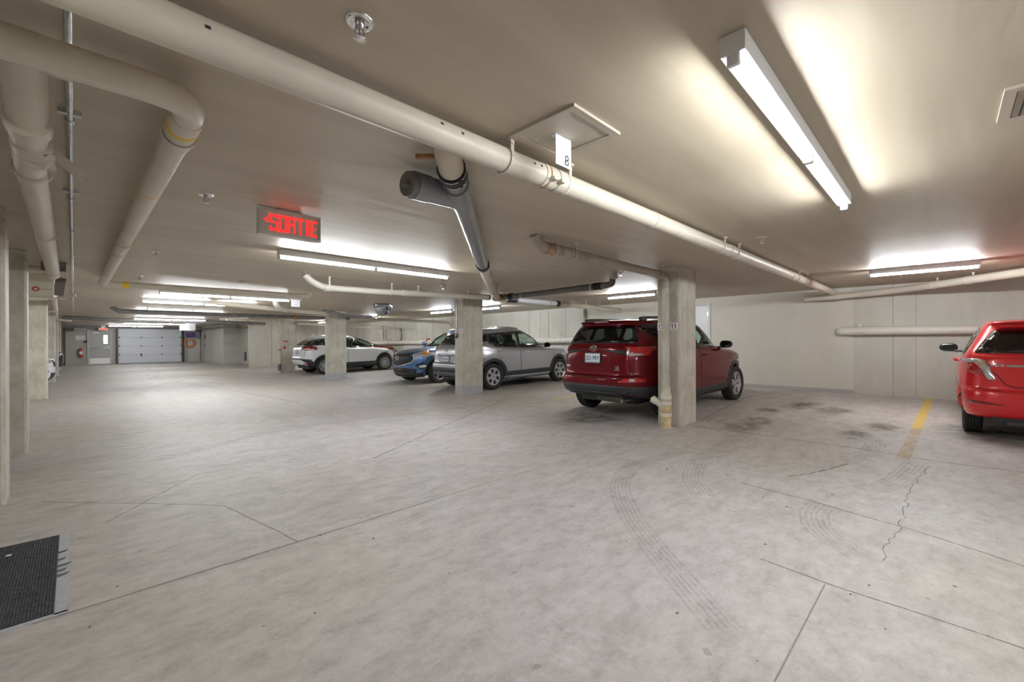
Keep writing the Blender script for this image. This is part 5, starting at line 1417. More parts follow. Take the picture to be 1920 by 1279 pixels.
# ---------------------------------------------------------------- dark red crossover beside column 11
def car_red():
    P = paint('dark_red_car_paint', (0.135, 0.004, 0.008), .2, .22, .35, .15)
    wl = dict(R=.352, W=.225, rim=.235, arch=.405, style='split5')
    R_ = rows(2.66, 1.0, .93, 1.845, 1.66, .22, .60, 1.03, .93, 1.215, -.86, 1.12, 2.50, -.62, 1.72, tum=.72, dh=.07)
    c = Car('crossover_car', 'dark red crossover with roof rails parked behind column 11', (7.03, 4.09, zf(7.03)), math.radians(-3.7), SLOPE * .8, R_, 2.66, wl, 5, P)
    fw = rounded([(2.36, 1.13), (1.05, 1.17), (1.07, 1.545), (1.58, 1.545), (1.80, 1.47)], .04)
    rw = rounded([(.98, 1.172), (.05, 1.205), (.10, 1.535), (1.00, 1.545)], .04)
    qw = rounded([(.0, 1.21), (-.06, 1.225), (-.50, 1.47), (-.44, 1.50), (.04, 1.535)], .04)
    wins = [fw, rw, qw]
    rear = rounded([(-.70, 1.245), (.70, 1.245), (.60, 1.50), (.54, 1.545), (-.54, 1.545), (-.60, 1.50)], .05)
    front = rounded([(-.68, 1.13), (.68, 1.13), (.55, 1.54), (-.55, 1.54)], .06)
    fd = [(2.32, .40), (1.02, .40), (1.02, 1.16), (1.06, 1.58), (1.62, 1.58), (2.42, 1.12)]
    rd = [(1.01, .40), (.42, .40), (.36, .62), (.12, .86), (.02, 1.2), (.06, 1.57), (1.05, 1.58), (1.01, 1.16)]
    glazing(c, wins, rear, front)
    d = doors_of(c, [fd, rd])
    tg = [(-.74, .73), (.74, .73), (.80, 1.0), (.76, 1.22), (.60, 1.58), (-.60, 1.58), (-.76, 1.22), (-.80, 1.0)]
    c.section('tailgate', c.cut(tg, .2, 'B')); c.section('bonnet', c.cut([(2.42, -.70), (3.44, -.62), (3.44, .62), (2.42, .70)], .3, 'T'))
    o = c.emit_shell(); D = [[o[a], o[b]] for a, b in d]; TG = o[5]
    panes(c, wins, rear, front, [M_GLASS, M_GLASSD, M_GLASSD], [D[0], D[1], None])
    for pl, dd in ((fd, D[0]), (rd, D[1])):
        for k, v in enumerate('RL'): c.seam(v, pl + pl[:1], parent=dd[k])
    c.seam('B', [(-.60, 1.25), (-.80, 1.18), (-.72, 1.15), (-.70, .76), (-.62, .70), (.62, .70), (.70, .76), (.72, 1.15), (.80, 1.18)], .008, TG)
    for s_ in (-1, 1): c.seam('B', [(s_ * .33, 1.14), (s_ * .30, .90), (s_ * .24, .84)], .006, TG, 'crease_shade', mat('deep_red_crease_shade', (0.10, 0.004, 0.006), .4))  # flat darker red lines paint in the shading of the tailgate folds
    c.seam('B', [(-.24, .84), (.24, .84)], .006, TG, 'crease_shade', mat('deep_red_crease_shade', (0, 0, 0)))  # lower fold, its shading also drawn as a darker line
    handle(c, D[0], 1.24, 1.0, P); handle(c, D[1], .24, 1.04, P)
    # chrome outline of the quarter window
    for v in 'RL': c.wires('chrome_strip', v, [[(.02, 1.205), (-.07, 1.222), (-.52, 1.475)]], .006, M_CHROME, .006)
    # lamps
    for s_, v in ((-1, 'R'), (1, 'L')):
        c.lamp('tail_lamp', [('B', [(s_ * a, b) for a, b in ((.60, 1.18), (.82, 1.19), (.83, 1.045), (.61, 1.04))]), (v, [(-.84, 1.19), (-.50, 1.175), (-.34, 1.145), (-.50, 1.115), (-.64, 1.10), (-.68, 1.05), (-.84, 1.045)])], M_TAIL, off=.007)
        c.lamp('reversing_lens', [('B', [(s_ * a, b) for a, b in ((.605, 1.175), (.635, 1.175), (.65, 1.09), (.78, 1.085), (.78, 1.05), (.615, 1.045))])], M_LENS, off=.012)
        c.lamp('reflector', [('B', [(s_ * a, b) for a, b in ((.52, .635), (.62, .70), (.83, .69), (.83, .635))])], M_TAIL, off=.007)
        c.lamp('fog_lens', [('B', [(s_ * a, b) for a, b in ((.68, .69), (.74, .69), (.74, .645), (.68, .645))])], M_LENS, off=.012)
        c.patch('garnish', 'B', [(s_ * a, b) for a, b in ((.14, 1.15), (.60, 1.13), (.60, 1.06), (.42, 1.09))], M_BLACK, off=.004, parent=TG)
        c.lamp('headlamp', [('F', [(s_ * a, b) for a, b in ((.36, .84), (.80, .90), (.86, .80), (.45, .76))]), (v, [(3.05, .93), (3.34, .86), (3.38, .78), (3.1, .84)])], M_LENS, off=.006)
    c.patch('grille', 'F', [(-.62, .72), (.62, .72), (.7, .5), (.6, .34), (-.6, .34), (-.7, .5)], M_BLACK)
    # lower cladding
    c.patch('rear_cladding', 'B', [(-.91, .555), (-.5, .575), (.5, .575), (.91, .555), (.88, .40), (.80, .37), (.45, .40), (-.45, .40), (-.80, .37), (-.88, .40)], M_CLAD, off=.008, thick=.02)
    c.both('bumper_cladding', [(-1.0, .555), (-.40, .56), (-.40, .36), (-.99, .40)], M_CLAD, off=.008, thick=.02)
    c.seam('B', [(-.86, .598), (-.5, .605), (.5, .605), (.86, .598)], .016, None, 'bumper_edge', P, .012)
    c.patch('diffuser', 'B', [(-.45, .47), (.45, .47), (.62, .385), (-.62, .385)], M_BLACK, off=.016)
    for xc in (0, 2.66): c.arch_trim(xc, .352, wl['arch'], .475, M_CLAD)
    c.both('sill_trim', [(.42, .42), (2.24, .42), (2.24, .27), (.42, .28)], M_CLAD, off=.010, thick=.02)
    # roof
    for s_ in (-1, 1):
        b = MB(); pts = [c.hit('T', x, s_ * .56)[0] + Vector((0, 0, .045 if .1 else 0)) for x in np.linspace(-.38, 1.25, 12)]
        b.tube(pts, [.012] + [.021] * 10 + [.012], n=8)
        for x in (-.30, 1.15):
            h = c.hit('T', x, s_ * .56)[0]; b.box(h + Vector((0, 0, .02)), (.22, .04, .06), None, .015)
        b.build('roof_rail', M_CLAD, c.root)
    h = c.hit('T', -.18, 0)[0]; MB().prism([(-.26 - .06, h.z - .02), (-.26 + .11, h.z - .01), (-.26 + .0, h.z + .055), (-.26 - .04, h.z + .06)], 'Y', -.022, .022).build('antenna_fin', P, c.root)
    c.patch('brake_strip', 'B', [(-.14, 1.605), (.14, 1.605), (.14, 1.585), (-.14, 1.585)], M_LENS, off=.004)
    c.wires('rear_wiper', 'B', [[(-.02, 1.27), (.12, 1.285), (.40, 1.27)]], .009, M_BLACK, .02, TG)
    # badges, plate
    c.wires('emblem', 'B', [ellipse(.0, 1.165, .068, .044), ellipse(0, 1.165, .026, .043), ellipse(0, 1.185, .045, .020)], .0055, M_CHROME, .01, TG)
    c.letters('badge', 'B', 'RAV4', .055, (.56, .86), M_SILV, parent=TG, bold=.002); c.letters('badge', 'B', 'LE', .055, (-.47, .865), M_SILV, parent=TG, bold=.002); c.letters('badge', 'B', 'AWD', .035, (-.47, .825), M_SILV, parent=TG, bold=.001)
    plate(c, 'B', (.0, 1.005), 'Z21 PRY', parent=TG)
    MB().cyl((-.62, -.42, .33), (-.62, .12, .33), .07, n=12).build('exhaust_box', M_DARKPIPE, c.root)
    MB().cyl((-.85, -.50, .32), (-.4, -.48, .33), .028, n=10).build('exhaust_pipe', M_DARKPIPE, c.root)
    mirror_part(c, 1.98, .84, 1.17, M_GLOSSBLK)
    cabin(c, zfloor=.80, x1=2.35); wheel_parts(c, wl, .79)

# ---------------------------------------------------------------- silver crossover behind column 13
def car_silver():
    P = paint('silver_car_paint', (0.46, 0.47, 0.50), .55, .32)
    wl = dict(R=.345, W=.225, rim=.232, arch=.395, style='cover', mat=mat('wheel_cover_silver', (0.55, 0.56, 0.58), .35, metal=.6))
    R_ = rows(2.67, .92, .885, 1.85, 1.64, .20, .60, .98, .92, 1.17, -.74, 1.06, 2.48, -.40, 1.50, tum=.70, dh=.06, belt=[(-.3, 1.19), (0, 1.15), (1.0, 1.09), (2.0, 1.06)])
    c = Car('crossover_car', 'silver crossover with black arches parked behind column 13', (7.74, 9.22, zf(7.74)), math.radians(-1.5), SLOPE, R_, 2.67, wl, 5, P)
    fw = rounded([(2.30, 1.075), (1.02, 1.10), (1.06, 1.48), (1.42, 1.50), (1.66, 1.42)], .05)
    rw = rounded([(.94, 1.105), (.16, 1.15), (-.02, 1.22), (.02, 1.44), (.98, 1.48)], .05)
    qw = rounded([(-.06, 1.24), (-.40, 1.36), (-.46, 1.41), (-.02, 1.44)], .03)
    dlo = rounded([(2.36, 1.06), (1.0, 1.085), (.14, 1.13), (-.12, 1.21), (-.46, 1.36), (-.50, 1.41), (-.40, 1.44), (.3, 1.495), (1.0, 1.515), (1.44, 1.515), (1.70, 1.435)], .03)
    wins = [fw, rw, qw]
    rear = rounded([(-.72, 1.19), (.72, 1.19), (.64, 1.40), (.54, 1.49), (-.54, 1.49), (-.64, 1.40)], .05); front = rounded([(-.68, 1.08), (.68, 1.08), (.55, 1.52), (-.55, 1.52)], .06)
    fd = [(2.34, .42), (1.0, .42), (.98, 1.08), (1.04, 1.53), (1.48, 1.53), (2.42, 1.06)]
    rd = [(.99, .42), (.44, .42), (.38, .62), (.20, .86), (.10, 1.14), (-.1, 1.22), (-.02, 1.46), (1.03, 1.53), (.97, 1.08)]
    glazing(c, wins, rear, front); d = doors_of(c, [fd, rd])
    tg = [(-.72, .72), (.72, .72), (.80, .95), (.76, 1.19), (.60, 1.54), (-.60, 1.54), (-.76, 1.19), (-.80, .95)]
    c.section('tailgate', c.cut(tg, .2, 'B')); c.section('bonnet', c.cut([(2.44, -.70), (3.42, -.62), (3.42, .62), (2.44, .70)], .3, 'T'))
    o = c.emit_shell(); D = [[o[a], o[b]] for a, b in d]; TG = o[5]
    for v in 'RL': c.patch('window_surround', v, dlo, M_GLOSSBLK, off=.002, thick=.01, holes=[shrink(w, .004) for w in wins])
    panes(c, wins, rear, front, [M_GLASSC, M_GLASS, M_GLASSD], [D[0], D[1], None])
    for pl, dd in ((fd, D[0]), (rd, D[1])):
        for k, v in enumerate('RL'): c.seam(v, pl + pl[:1], parent=dd[k])
    c.seam('B', [(-.78, 1.1), (-.72, .92), (-.70, .74), (-.60, .70), (.60, .70), (.70, .74), (.72, .92), (.78, 1.1)], .009, TG)
    handle(c, D[0], 1.20, .95, M_CHROME); handle(c, D[1], .26, 1.0, M_CHROME)
    for s_, v in ((-1, 'R'), (1, 'L')):
        c.lamp('tail_lamp', [('B', [(s_ * a, b) for a, b in ((.50, 1.10), (.66, 1.125), (.84, 1.12), (.84, 1.01), (.70, 1.01), (.55, 1.06))]), (v, [(-.80, 1.13), (-.52, 1.10), (-.60, 1.05), (-.80, 1.01)])], M_TAIL, off=.007)
        c.lamp('headlamp', [('F', [(s_ * a, b) for a, b in ((.40, .84), (.82, .90), (.86, .78), (.48, .74))]), (v, [(3.0, .93), (3.36, .86), (3.38, .77), (3.1, .83)])], M_LENS, off=.006)
    c.patch('grille', 'F', [(-.55, .80), (.55, .80), (.45, .42), (-.45, .42)], M_BLACK)
    c.patch('plate_recess', 'B', rounded([(-.34, .91), (.34, .91), (.30, .74), (-.30, .74)], .03), mat('recess_silver', (0.40, 0.41, 0.44), .35, metal=.5, coat=1), off=.002, parent=TG)
    c.seam('B', [(-.42, .925), (.42, .925)], .022, TG, 'handle_strip', M_CHROME, .006)
    plate(c, 'B', (.0, .825), None, parent=TG, h=.14, w=.28)
    c.wires('emblem', 'B', [ellipse(0, 1.055, .06, .036), [(-.022, 1.035), (-.012, 1.078)], [(.012, 1.032), (.022, 1.075)], [(-.016, 1.052), (.016, 1.058)]], .005, M_CHROME, .01, TG)
    c.patch('rear_cladding', 'B', [(-.915, .60), (.915, .60), (.88, .40), (.78, .37), (-.78, .37), (-.88, .40)], M_CLAD, off=.008, thick=.02)
    c.both('bumper_cladding', [(-.92, .60), (-.42, .60), (-.40, .36), (-.90, .40)], M_CLAD, off=.008, thick=.02)
    c.patch('diffuser', 'B', [(-.50, .48), (.50, .48), (.6, .38), (-.6, .38)], mat('mid_grey_plastic', (0.14, 0.145, 0.16), .5), off=.014)
    for xc in (0, 2.67): c.arch_trim(xc, .345, wl['arch'], .485, M_CLAD)
    c.both('sill_trim', [(.44, .46), (2.24, .46), (2.24, .34), (.44, .34)], M_CLAD, off=.010, thick=.02)
    c.both('sill_strip', [(.5, .335), (2.2, .335), (2.2, .25), (.62, .25)], mat('silver_sill', (0.42, 0.43, 0.45), .4, metal=.5), off=.012, thick=.02)
    for s_ in (-1, 1):
        b = MB(); b.tube([c.hit('T', x, s_ * .57)[0] + Vector((0, 0, .02)) for x in np.linspace(-.30, 1.2, 12)], .016, n=8); b.build('roof_rail', M_SILV, c.root)
    c.wires('rear_wiper', 'B', [[(0, 1.215), (.2, 1.225), (.42, 1.21)]], .009, M_BLACK, .02, TG)
    mirror_part(c, 2.02, .85, 1.12, M_GLOSSBLK, 1.0)
    cabin(c, zfloor=.74, x1=2.35); wheel_parts(c, wl, .795)

# ---------------------------------------------------------------- blue crossover, nose towards the aisle
def car_blue():
    P = paint('blue_car_paint', (0.09, 0.20, 0.42), .5, .3)
    wl = dict(R=.348, W=.225, rim=.232, arch=.395, style='five')
    R_ = rows(2.70, .92, .93, 1.84, 1.67, .20, .60, 1.0, .945, 1.17, -.78, 1.10, 2.46, -.48, 1.46, tum=.70, front_r=2.9, nlow=.56)
    x0 = 7.86 + 2.70
    c = Car('crossover_car', 'blue crossover parked nose-out left of the silver car', (x0, 11.80, zf(x0)), PI + math.radians(0.5), -SLOPE, R_, 2.70, wl, 5, P)
    fw = rounded([(2.14, 1.12), (1.02, 1.14), (1.05, 1.50), (1.35, 1.52), (1.52, 1.44)], .05); rw = rounded([(.95, 1.145), (.10, 1.18), (.12, 1.45), (.98, 1.50)], .05)
    qw = rounded([(.04, 1.19), (-.35, 1.30), (-.38, 1.38), (.06, 1.45)], .04); wins = [fw, rw, qw]
    rear = rounded([(-.68, 1.20), (.68, 1.20), (.55, 1.50), (-.55, 1.50)], .05); front = rounded([(-.72, 1.115), (.72, 1.115), (.70, 1.16), (.55, 1.54), (-.55, 1.54), (-.70, 1.16)], .06)
    fd = [(2.30, .42), (1.0, .42), (.98, 1.12), (1.04, 1.55), (1.38, 1.55), (2.32, 1.1)]; rd = [(.99, .42), (.44, .42), (.2, .86), (.05, 1.2), (.1, 1.5), (1.03, 1.55), (.97, 1.12)]
    glazing(c, wins, rear, front); d = doors_of(c, [fd, rd])
    bon = [(2.36, -.74), (3.0, -.72), (3.52, -.42), (3.60, 0), (3.52, .42), (3.0, .72), (2.36, .74)]
    c.section('bonnet', c.cut(bon, .35, 'T'), mat('bonnet_blue_dimmed', (0.06, 0.12, 0.26), .35, metal=.5, coat=1))  # body blue darkened: the bonnet's duller reflection is put into its colour
    o = c.emit_shell(); D = [[o[a], o[b]] for a, b in d]
    panes(c, wins, rear, front, [M_GLASS, M_GLASSD, M_GLASSD], [D[0], D[1], None])
    for k, v in enumerate('RL'): c.seam(v, fd + fd[:1], parent=D[0][k])
    for s_ in (-1, 1): c.seam('T', [(2.34, s_ * .76), (2.9, s_ * .765), (3.25, s_ * .66), (3.47, s_ * .50)], .009)
    # five-sided grille with chrome chin
    gr = [(-.50, .915), (.50, .915), (.545, .80), (.50, .68), (.26, .595), (0, .555), (-.26, .595), (-.50, .68), (-.545, .80)]
    c.patch('grille', 'F', gr, M_BLACK, off=.006, thick=.02)
    for z_ in (.65, .70, .75, .80, .85, .89):
        wq = .52 if z_ > .68 else .36
        c.seam('F', [(-wq, z_), (0, z_ - .004), (wq, z_)], .010, None, 'grille_slat', M_GLOSSBLK, .016)
    c.wires('chrome_chin', 'F', [[(-.57, .80), (-.525, .67), (-.27, .585), (0, .545), (.27, .585), (.525, .67), (.57, .80)]], .014, M_CHROME, .012)
    c.wires('emblem', 'F', [ellipse(0, .785, .085, .066), [(-.08, .80), (-.04, .795), (0, .75), (.04, .795), (.08, .80)]], .008, M_CHROME, .03)
    for s_, v in ((-1, 'R'), (1, 'L')):
        c.lamp('headlamp', [('F', [(s_ * a, b) for a, b in ((.56, .835), (.66, .90), (.80, .955), (.89, .98), (.89, .86), (.74, .80))]), (v, [(2.98, 1.0), (3.34, .93), (3.46, .86), (3.40, .79), (3.16, .84)])], M_LENS, off=.007)
        c.lamp('turn_lamp', [(v, [(2.99, 1.0), (3.18, .965), (3.16, .86), (3.02, .92)])], M_AMBER, off=.011)
        c.lamp('fog_recess', [('F', [(s_ * a, b) for a, b in ((.58, .60), (.86, .68), (.84, .46), (.66, .44))])], M_BLACK, off=.005)
        c.lamp('fog_lamp', [('F', ellipse(s_ * .69, .53, .05, .05, 14)[:-1])], M_LENS, off=.014)
    c.patch('lower_intake', 'F', [(-.62, .46), (-.3, .50), (.3, .50), (.62, .46), (.58, .33), (-.58, .33)], M_BLACK, off=.006)
    c.patch('chin_cladding', 'F', [(-.90, .36), (-.55, .345), (.55, .345), (.90, .36), (.84, .22), (-.84, .22)], M_CLAD, off=.008)
    c.patch('front_plate_holder', 'F', [(-.02, .45), (.22, .45), (.22, .40), (-.02, .40)], mat('dull_maroon', (0.16, 0.05, 0.05), .5), off=.012)
    for xc in (0, 2.70): c.arch_trim(xc, .348, wl['arch'], .46, M_CLAD)
    c.both('sill_trim', [(.42, .42), (2.28, .42), (2.28, .26), (.42, .27)], M_CLAD, off=.010, thick=.02)
    mirror_part(c, 1.98, .85, 1.18, P)
    cabin(c, zfloor=.76, x1=2.28); wheel_parts(c, wl, .79)

# ---------------------------------------------------------------- white crossover at the back
def car_white():
    P = paint('white_car_paint', (0.78, 0.785, 0.81), 0.0, .3)
    wl = dict(R=.335, W=.205, rim=.228, arch=.385, style='ten')
    R_ = rows(2.62, .83, .78, 1.76, 1.585, .20, .58, .98, .80, 1.15, -.70, 1.04, 2.28, -.20, 1.36, tum=.70, dh=.03, spo=.07, belt=[(-.5, 1.17), (0, 1.12), (1.0, 1.06), (2.0, 1.03)])
    c = Car('crossover_car', 'white crossover half hidden behind a column at the back', (7.08, 18.38, zf(7.08)), 0.0, SLOPE * .8, R_, 2.62, wl, 5, P)
    fw = rounded([(2.10, 1.05), (.98, 1.075), (1.0, 1.43), (1.24, 1.45), (1.45, 1.38)], .05); rw = rounded([(.90, 1.08), (.18, 1.13), (.05, 1.20), (.2, 1.40), (.93, 1.43)], .04)
    qw = rounded([(.0, 1.21), (-.45, 1.175), (-.62, 1.155), (-.30, 1.36), (.12, 1.395)], .03); wins = [fw, rw, qw]
    dlo = rounded([(2.16, 1.035), (.95, 1.06), (.14, 1.115), (-.1, 1.17), (-.66, 1.135), (-.36, 1.37), (.2, 1.425), (.95, 1.455), (1.26, 1.465), (1.48, 1.39)], .03)
    rear = rounded([(-.66, 1.165), (.66, 1.165), (.56, 1.40), (-.56, 1.40)], .05); front = rounded([(-.62, 1.06), (.62, 1.06), (.52, 1.46), (-.52, 1.46)], .06)
    fd = [(2.22, .42), (.96, .42), (.94, 1.06), (.98, 1.48), (1.28, 1.48), (2.24, 1.03)]; rd = [(.95, .42), (.42, .42), (.36, .60), (.18, .84), (.06, 1.14), (.15, 1.42), (.97, 1.48), (.93, 1.06)]
    glazing(c, wins, rear, front); d = doors_of(c, [fd, rd])
    c.section('tailgate', c.cut([(-.68, .66), (.68, .66), (.72, 1.14), (.56, 1.46), (-.56, 1.46), (-.72, 1.14)], .2, 'B'))
    o = c.emit_shell(); D = [[o[a], o[b]] for a, b in d]; TG = o[5]
    for v in 'RL': c.patch('window_surround', v, dlo, M_GLOSSBLK, off=.002, thick=.01, holes=[shrink(w, .004) for w in wins])
    panes(c, wins, rear, front, [M_GLASS, M_GLASSD, M_GLASSD], [D[0], D[1], None])
    for k, v in enumerate('RL'): c.seam(v, fd + fd[:1], parent=D[0][k]); c.seam(v, rd + rd[:1], parent=D[1][k])
    handle(c, D[0], 1.16, .93, P); handle(c, D[1], .24, .98, P)
    c.seam('B', [(-.66, 1.1), (-.64, .72), (-.56, .66), (.56, .66), (.64, .72), (.66, 1.1)], .009, TG)
    for s_, v in ((-1, 'R'), (1, 'L')):
        c.lamp('tail_lamp', [('B', [(s_ * a, b) for a, b in ((.50, 1.10), (.62, 1.13), (.82, 1.12), (.82, .98), (.66, .97))]), (v, [(-.77, 1.12), (-.56, 1.15), (-.46, 1.11), (-.24, 1.06), (-.46, .985), (-.77, .985)])], M_TAILD, off=.008)
        c.lamp('reversing_lens', [(v, [(-.74, 1.03), (-.60, 1.055), (-.52, 1.02), (-.74, .99)]), ('B', [(s_ * a, b) for a, b in ((.70, 1.03), (.80, 1.03), (.80, .99), (.70, .99))])], mat('pink_lens', (.8, .5, .48), .15, coat=1), off=.013)
        c.lamp('headlamp', [('F', [(s_ * a, b) for a, b in ((.42, .84), (.76, .90), (.82, .78), (.50, .76))]), (v, [(2.96, .93), (3.22, .87), (3.25, .79), (3.05, .84)])], M_LENS, off=.006)
        c.lamp('turn_lamp', [(v, [(2.88, .97), (3.1, .91), (3.1, .88), (2.95, .92)])], M_AMBER, off=.008)
    c.patch('dark_band', 'B', [(-.76, 1.155), (.76, 1.155), (.74, 1.115), (-.74, 1.115)], M_GLOSSBLK, off=.006, parent=TG)
    c.wires('emblem', 'B', [ellipse(0, 1.135, .05, .042), [(-.07, 1.135), (.07, 1.135)]], .006, M_CHROME, .012, TG)
    plate(c, 'B', (.0, .90), None, parent=TG, w=.28, h=.14)
    c.patch('rear_trim', 'B', [(-.88, .60), (-.5, .645), (.5, .645), (.88, .60), (.88, .56), (.5, .60), (-.5, .60), (-.88, .56)], M_CLAD, off=.008)
    c.both('bumper_trim', [(-.83, .645), (-.62, .62), (-.42, .52), (-.40, .36), (-.60, .36), (-.66, .48), (-.83, .60)], M_CLAD, off=.009, thick=.02)
    for s_ in (-1, 1): c.patch('reflector', 'B', [(s_ * a, b) for a, b in ((.58, .46), (.74, .47), (.74, .43), (.58, .425))], M_TAIL, off=.008)
    for xc in (0, 2.62): c.arch_trim(xc, .335, wl['arch'], .46, M_CLAD)
    c.both('sill_trim', [(.42, .44), (2.2, .44), (2.2, .25), (.42, .26)], M_CLAD, off=.010, thick=.02)
    h = c.hit('T', -.15, 0)[0]; MB().prism([(-.20, h.z - .02), (-.05, h.z - .01), (-.14, h.z + .05), (-.18, h.z + .055)], 'Y', -.02, .02).build('antenna_fin', P, c.root)
    c.patch('grille', 'F', [(-.5, .80), (.5, .80), (.4, .45), (-.4, .45)], M_BLACK)
    mirror_part(c, 1.94, .80, 1.10, P)
    cabin(c, zfloor=.70, x1=2.15); wheel_parts(c, wl, .76)

# ---------------------------------------------------------------- bright red hatchback at the right edge
def car_hatch():
    P = paint('bright_red_car_paint', (0.78, 0.014, 0.022), .1, .3)
    wl = dict(R=.295, W=.185, rim=.195, arch=.335, style='five')
    R_ = rows(2.51, .63, .745, 1.695, 1.51, .17, .50, .93, .86, 1.05, -.52, 1.0, 2.22, -.22, 1.28, tum=.69, dh=.05, spo=.10, belt=[(-.4, 1.09), (0, 1.05), (1.0, 1.0), (2.0, .98)], rr=8.0, rb=.25)
    c = Car('hatchback_car', 'bright red hatchback cut by the right edge', (8.55, -.965, zf(8.55)), 0.0, SLOPE, R_, 2.51, wl, 5, P)
    fw = rounded([(2.05, 1.0), (.95, 1.03), (.97, 1.36), (1.2, 1.38), (1.42, 1.31)], .05); rw = rounded([(.88, 1.035), (.05, 1.08), (-.05, 1.17), (.1, 1.33), (.9, 1.36)], .05)
    wins = [fw, rw]; rear = rounded([(-.70, 1.075), (.70, 1.075), (.66, 1.14), (.52, 1.36), (.44, 1.385), (-.44, 1.385), (-.52, 1.36), (-.66, 1.14)], .07)
    front = rounded([(-.60, 1.02), (.60, 1.02), (.50, 1.38), (-.50, 1.38)], .06)
    fd = [(2.12, .36), (.93, .36), (.91, 1.02), (.95, 1.41), (1.24, 1.41), (2.14, .99)]; rd = [(.92, .36), (.36, .36), (.12, .78), (-.02, 1.08), (.08, 1.36), (.94, 1.41), (.90, 1.02)]
    glazing(c, wins, rear, front); d = doors_of(c, [fd, rd])
    tg = [(-.60, .66), (.60, .66), (.70, .95), (.70, 1.06), (.52, 1.42), (-.52, 1.42), (-.70, 1.06), (-.70, .95)]
    c.section('tailgate', c.cut(tg, .2, 'B')); o = c.emit_shell(); D = [[o[a], o[b]] for a, b in d]; TG = o[5]
    panes(c, wins, rear, front, [M_GLASS, M_GLASS], [D[0], D[1]], rear_tint=glass_material('rear_hatch_glass', (0.40, 0.42, 0.40)))
    for k, v in enumerate('RL'): c.seam(v, fd + fd[:1], parent=D[0][k]); c.seam(v, rd + rd[:1], parent=D[1][k])
    handle(c, D[0], 1.12, .92, P); handle(c, D[1], .2, .95, P)
    c.seam('B', [(-.64, 1.06), (-.66, .96), (-.50, .80), (-.44, .70), (-.36, .665), (.36, .665), (.44, .70), (.50, .80), (.66, .96), (.64, 1.06)], .010, TG)
    for s_, v in ((-1, 'R'), (1, 'L')):
        c.lamp('tail_lamp', [('B', [(s_ * a, b) for a, b in ((.775, .965), (.70, .955), (.585, .79), (.66, .80), (.75, .85))])], M_TAIL, off=.008)
        c.lamp('clear_lens', [('B', [(s_ * a, b) for a, b in ((.79, 1.0), (.66, 1.005), (.60, .985), (.515, .745), (.585, .755), (.655, .92), (.69, .955), (.785, .96))])], M_LENS, off=.013)
        c.lamp('amber_lens', [('B', [(s_ * a, b) for a, b in ((.655, .985), (.61, .97), (.595, .92), (.645, .92), (.665, .945))])], mat('pale_amber_lens', (.62, .40, .26), .15, coat=1), off=.017)
        c.lamp('reflector', [('B', [(s_ * a, b) for a, b in ((.74, .49), (.68, .485), (.46, .455), (.46, .445), (.68, .45), (.74, .45))])], M_TAILD, off=.008)
        c.lamp('headlamp', [('F', [(s_ * a, b) for a, b in ((.40, .80), (.72, .86), (.80, .74), (.48, .70))])], M_LENS, off=.006)
    c.seam('B', [(-.43, .925), (.43, .925)], .026, TG, 'chrome_bar', M_CHROME, .012)
    c.wires('badge', 'B', [ellipse(.575, .935, .022, .035, 14)[3:12]], .004, M_CHROME, .01, TG)
    c.letters('badge', 'B', 'Yaris', .055, (.505, .932), M_CHROME, parent=TG, italic=.3, bold=.002)
    c.wires('emblem', 'B', [ellipse(0, .985, .055, .036), ellipse(0, .985, .02, .035), ellipse(0, 1.0, .036, .016)], .005, M_CHROME, .01, TG)
    plate(c, 'B', (0, .80), '', parent=TG)
    c.wires('rear_wiper', 'B', [[(0, 1.09), (.22, 1.10), (.42, 1.085)]], .010, M_BLACK, .02, TG)
    c.patch('brake_strip', 'B', [(-.16, 1.45), (.16, 1.45), (.16, 1.435), (-.16, 1.435)], M_TAIL, off=.004)
    c.seam('B', [(-.80, .66), (-.5, .62), (-.44, .60), (.44, .60), (.5, .62), (.80, .66)], .006, None, 'crease_shade', mat('bright_red_crease_shade', (0.22, 0.004, 0.005), .4))  # bumper fold shading drawn as a flat dark red line
    mirror_part(c, 1.86, .80, 1.07, M_GLOSSBLK, .95)
    cabin(c, zfloor=.66, x0=-.35, x1=2.1); wheel_parts(c, wl, .70)
    MB().cyl((-.45, -.2, .24), (-.45, .42, .24), .06, n=12).build('exhaust_box', M_DARKPIPE, c.root)

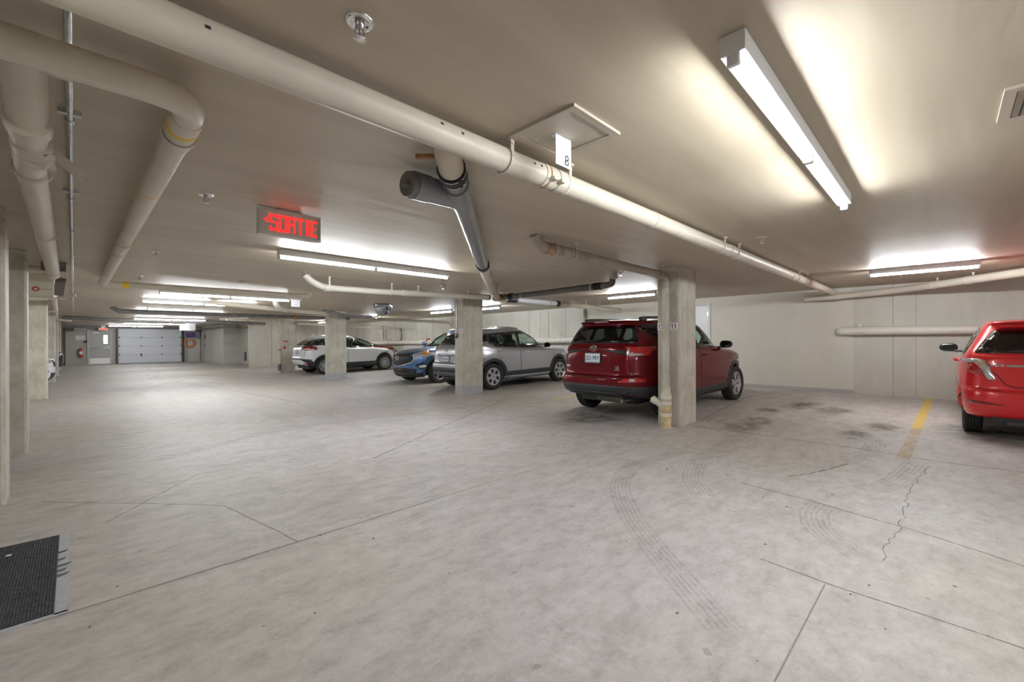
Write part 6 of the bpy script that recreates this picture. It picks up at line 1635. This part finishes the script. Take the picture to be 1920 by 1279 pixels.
# ---------------------------------------------------------------- three cars of which little shows
def car_simple(name, label, P, loc, heading, pitch, wb, ro, fo, W, H, sedan=False, **kw):
    wl = dict(R=.32, W=.205, rim=.21, arch=.365, style='five')
    if sedan: R_ = rows(wb, ro, fo, W, H,   .18, .55, .90, .90, 1.04, -.45, 1.06, 2.52, .35, 1.52, tum=.66, spo=.0, rr=3.6, **kw)
    else: R_ = rows(wb, ro, fo, W, H, .19, .58, .97, .90, 1.12, -.7, 1.05, 2.25, -.4, 1.35, tum=.70, **kw)
    c = Car(name, label, loc, heading, pitch, R_, wb, wl, 5, P)
    z = H
    ox = .28 if sedan else 0
    fw = rounded([(2.05 + ox, z - .50 if not sedan else 1.0), (1.0, z - .47 if not sedan else 1.02), (1.02, z - .14), (1.2 + ox, z - .13), (1.42 + ox, z - .2)], .05)
    rw = rounded([(.93, z - .465 if not sedan else 1.015), (.15, z - .43 if not sedan else 1.03), (.42, z - .17), (.95, z - .14)], .05); wins = [fw, rw]
    front = rounded([(-.62, (1.07 if not sedan else .97)), (.62, (1.07 if not sedan else .97)), (.50, z - .13), (-.50, z - .13)], .06)
    fd = [(2.18, .40), (.98, .40), (.96, fw[0][1]), (1.0, z - .10), (1.24, z - .10), (2.2, fw[0][1] - .02)]
    glazing(c, wins, None, front); d = doors_of(c, [fd])
    c.section('bonnet', c.cut([(2.28, -.68), (3.0, -.66), (3.36, -.40), (3.42, 0), (3.36, .40), (3.0, .66), (2.28, .68)], .35, 'T'))
    o = c.emit_shell(); D = [[o[a], o[b]] for a, b in d]
    panes(c, wins, None, front, [M_GLASS, M_GLASSD], [D[0], None])
    for k, v in enumerate('RL'): c.seam(v, fd + fd[:1], parent=D[0][k])
    handle(c, D[0], 1.2, .9, P)
    hz = .80 if sedan else .90; xn = wb + fo
    for s_, v in ((-1, 'R'), (1, 'L')):
        c.lamp('headlamp', [('F', [(s_ * a, b) for a, b in ((.42, hz - .08), (.76, hz - .02), (.84, hz - .13), (.48, hz - .17))]), (v, [(xn - .52, hz + .03), (xn - .26, hz - .03), (xn - .22, hz - .12), (xn - .42, hz - .07)])], M_LENS, off=.006)
        c.lamp('fog_recess', [('F', [(s_ * a, b) for a, b in ((.52, .50), (.80, .54), (.78, .38), (.58, .36))])], M_BLACK, off=.005)
        c.lamp('fog_lamp', [('F', ellipse(s_ * .68, .45, .05, .05, 12)[:-1])], M_LENS, off=.012)
        c.lamp('tail_lamp', [('B', [(s_ * a, b) for a, b in ((.5, .95), (.80, .97), (.80, .84), (.55, .84))])], M_TAIL, off=.006)
    c.patch('grille', 'F', [(-.42, hz - .08), (.42, hz - .08), (.36, hz - .28), (-.36, hz - .28)], M_BLACK, off=.006)
    c.patch('lower_intake', 'F', [(-.48, .46), (.48, .46), (.44, .30), (-.44, .30)], M_BLACK, off=.006)
    c.patch('chin_cladding', 'F', [(-.86, .30), (.86, .30), (.80, .21), (-.80, .21)], M_CLAD, off=.006)
    mirror_part(c, 1.92, W / 2 - .07, fw[0][1] + .08, M_GLOSSBLK if not sedan else P)
    cabin(c, zfloor=.66, x1=2.1); wheel_parts(c, wl, W / 2 - .115)
    return c
car_red(); car_silver(); car_blue(); car_white(); car_hatch()
car_simple('sedan_car', 'orange-red sedan mostly hidden behind the white crossover', paint('orange_red_car_paint', (0.30, 0.014, 0.008), .3, .3), (8.34, 20.75, zf(8.34)), 0.0, SLOPE, 2.65, .95, .93, 1.78, 1.53, sedan=True)
car_simple('crossover_car', 'white car nose showing behind the third left column', paint('white_car_paint', (0, 0, 0)), (-3.84, 18.6, 0), 0.0, 0, 2.62, .85, .85, 1.78, 1.60)
car_simple('crossover_car', 'black car nose just showing behind the farthest left columns', paint('black_car_paint', (0.015, 0.015, 0.018), .2, .3), (-3.78, 28.2, 0), 0.0, 0, 2.62, .85, .85, 1.78, 1.60)
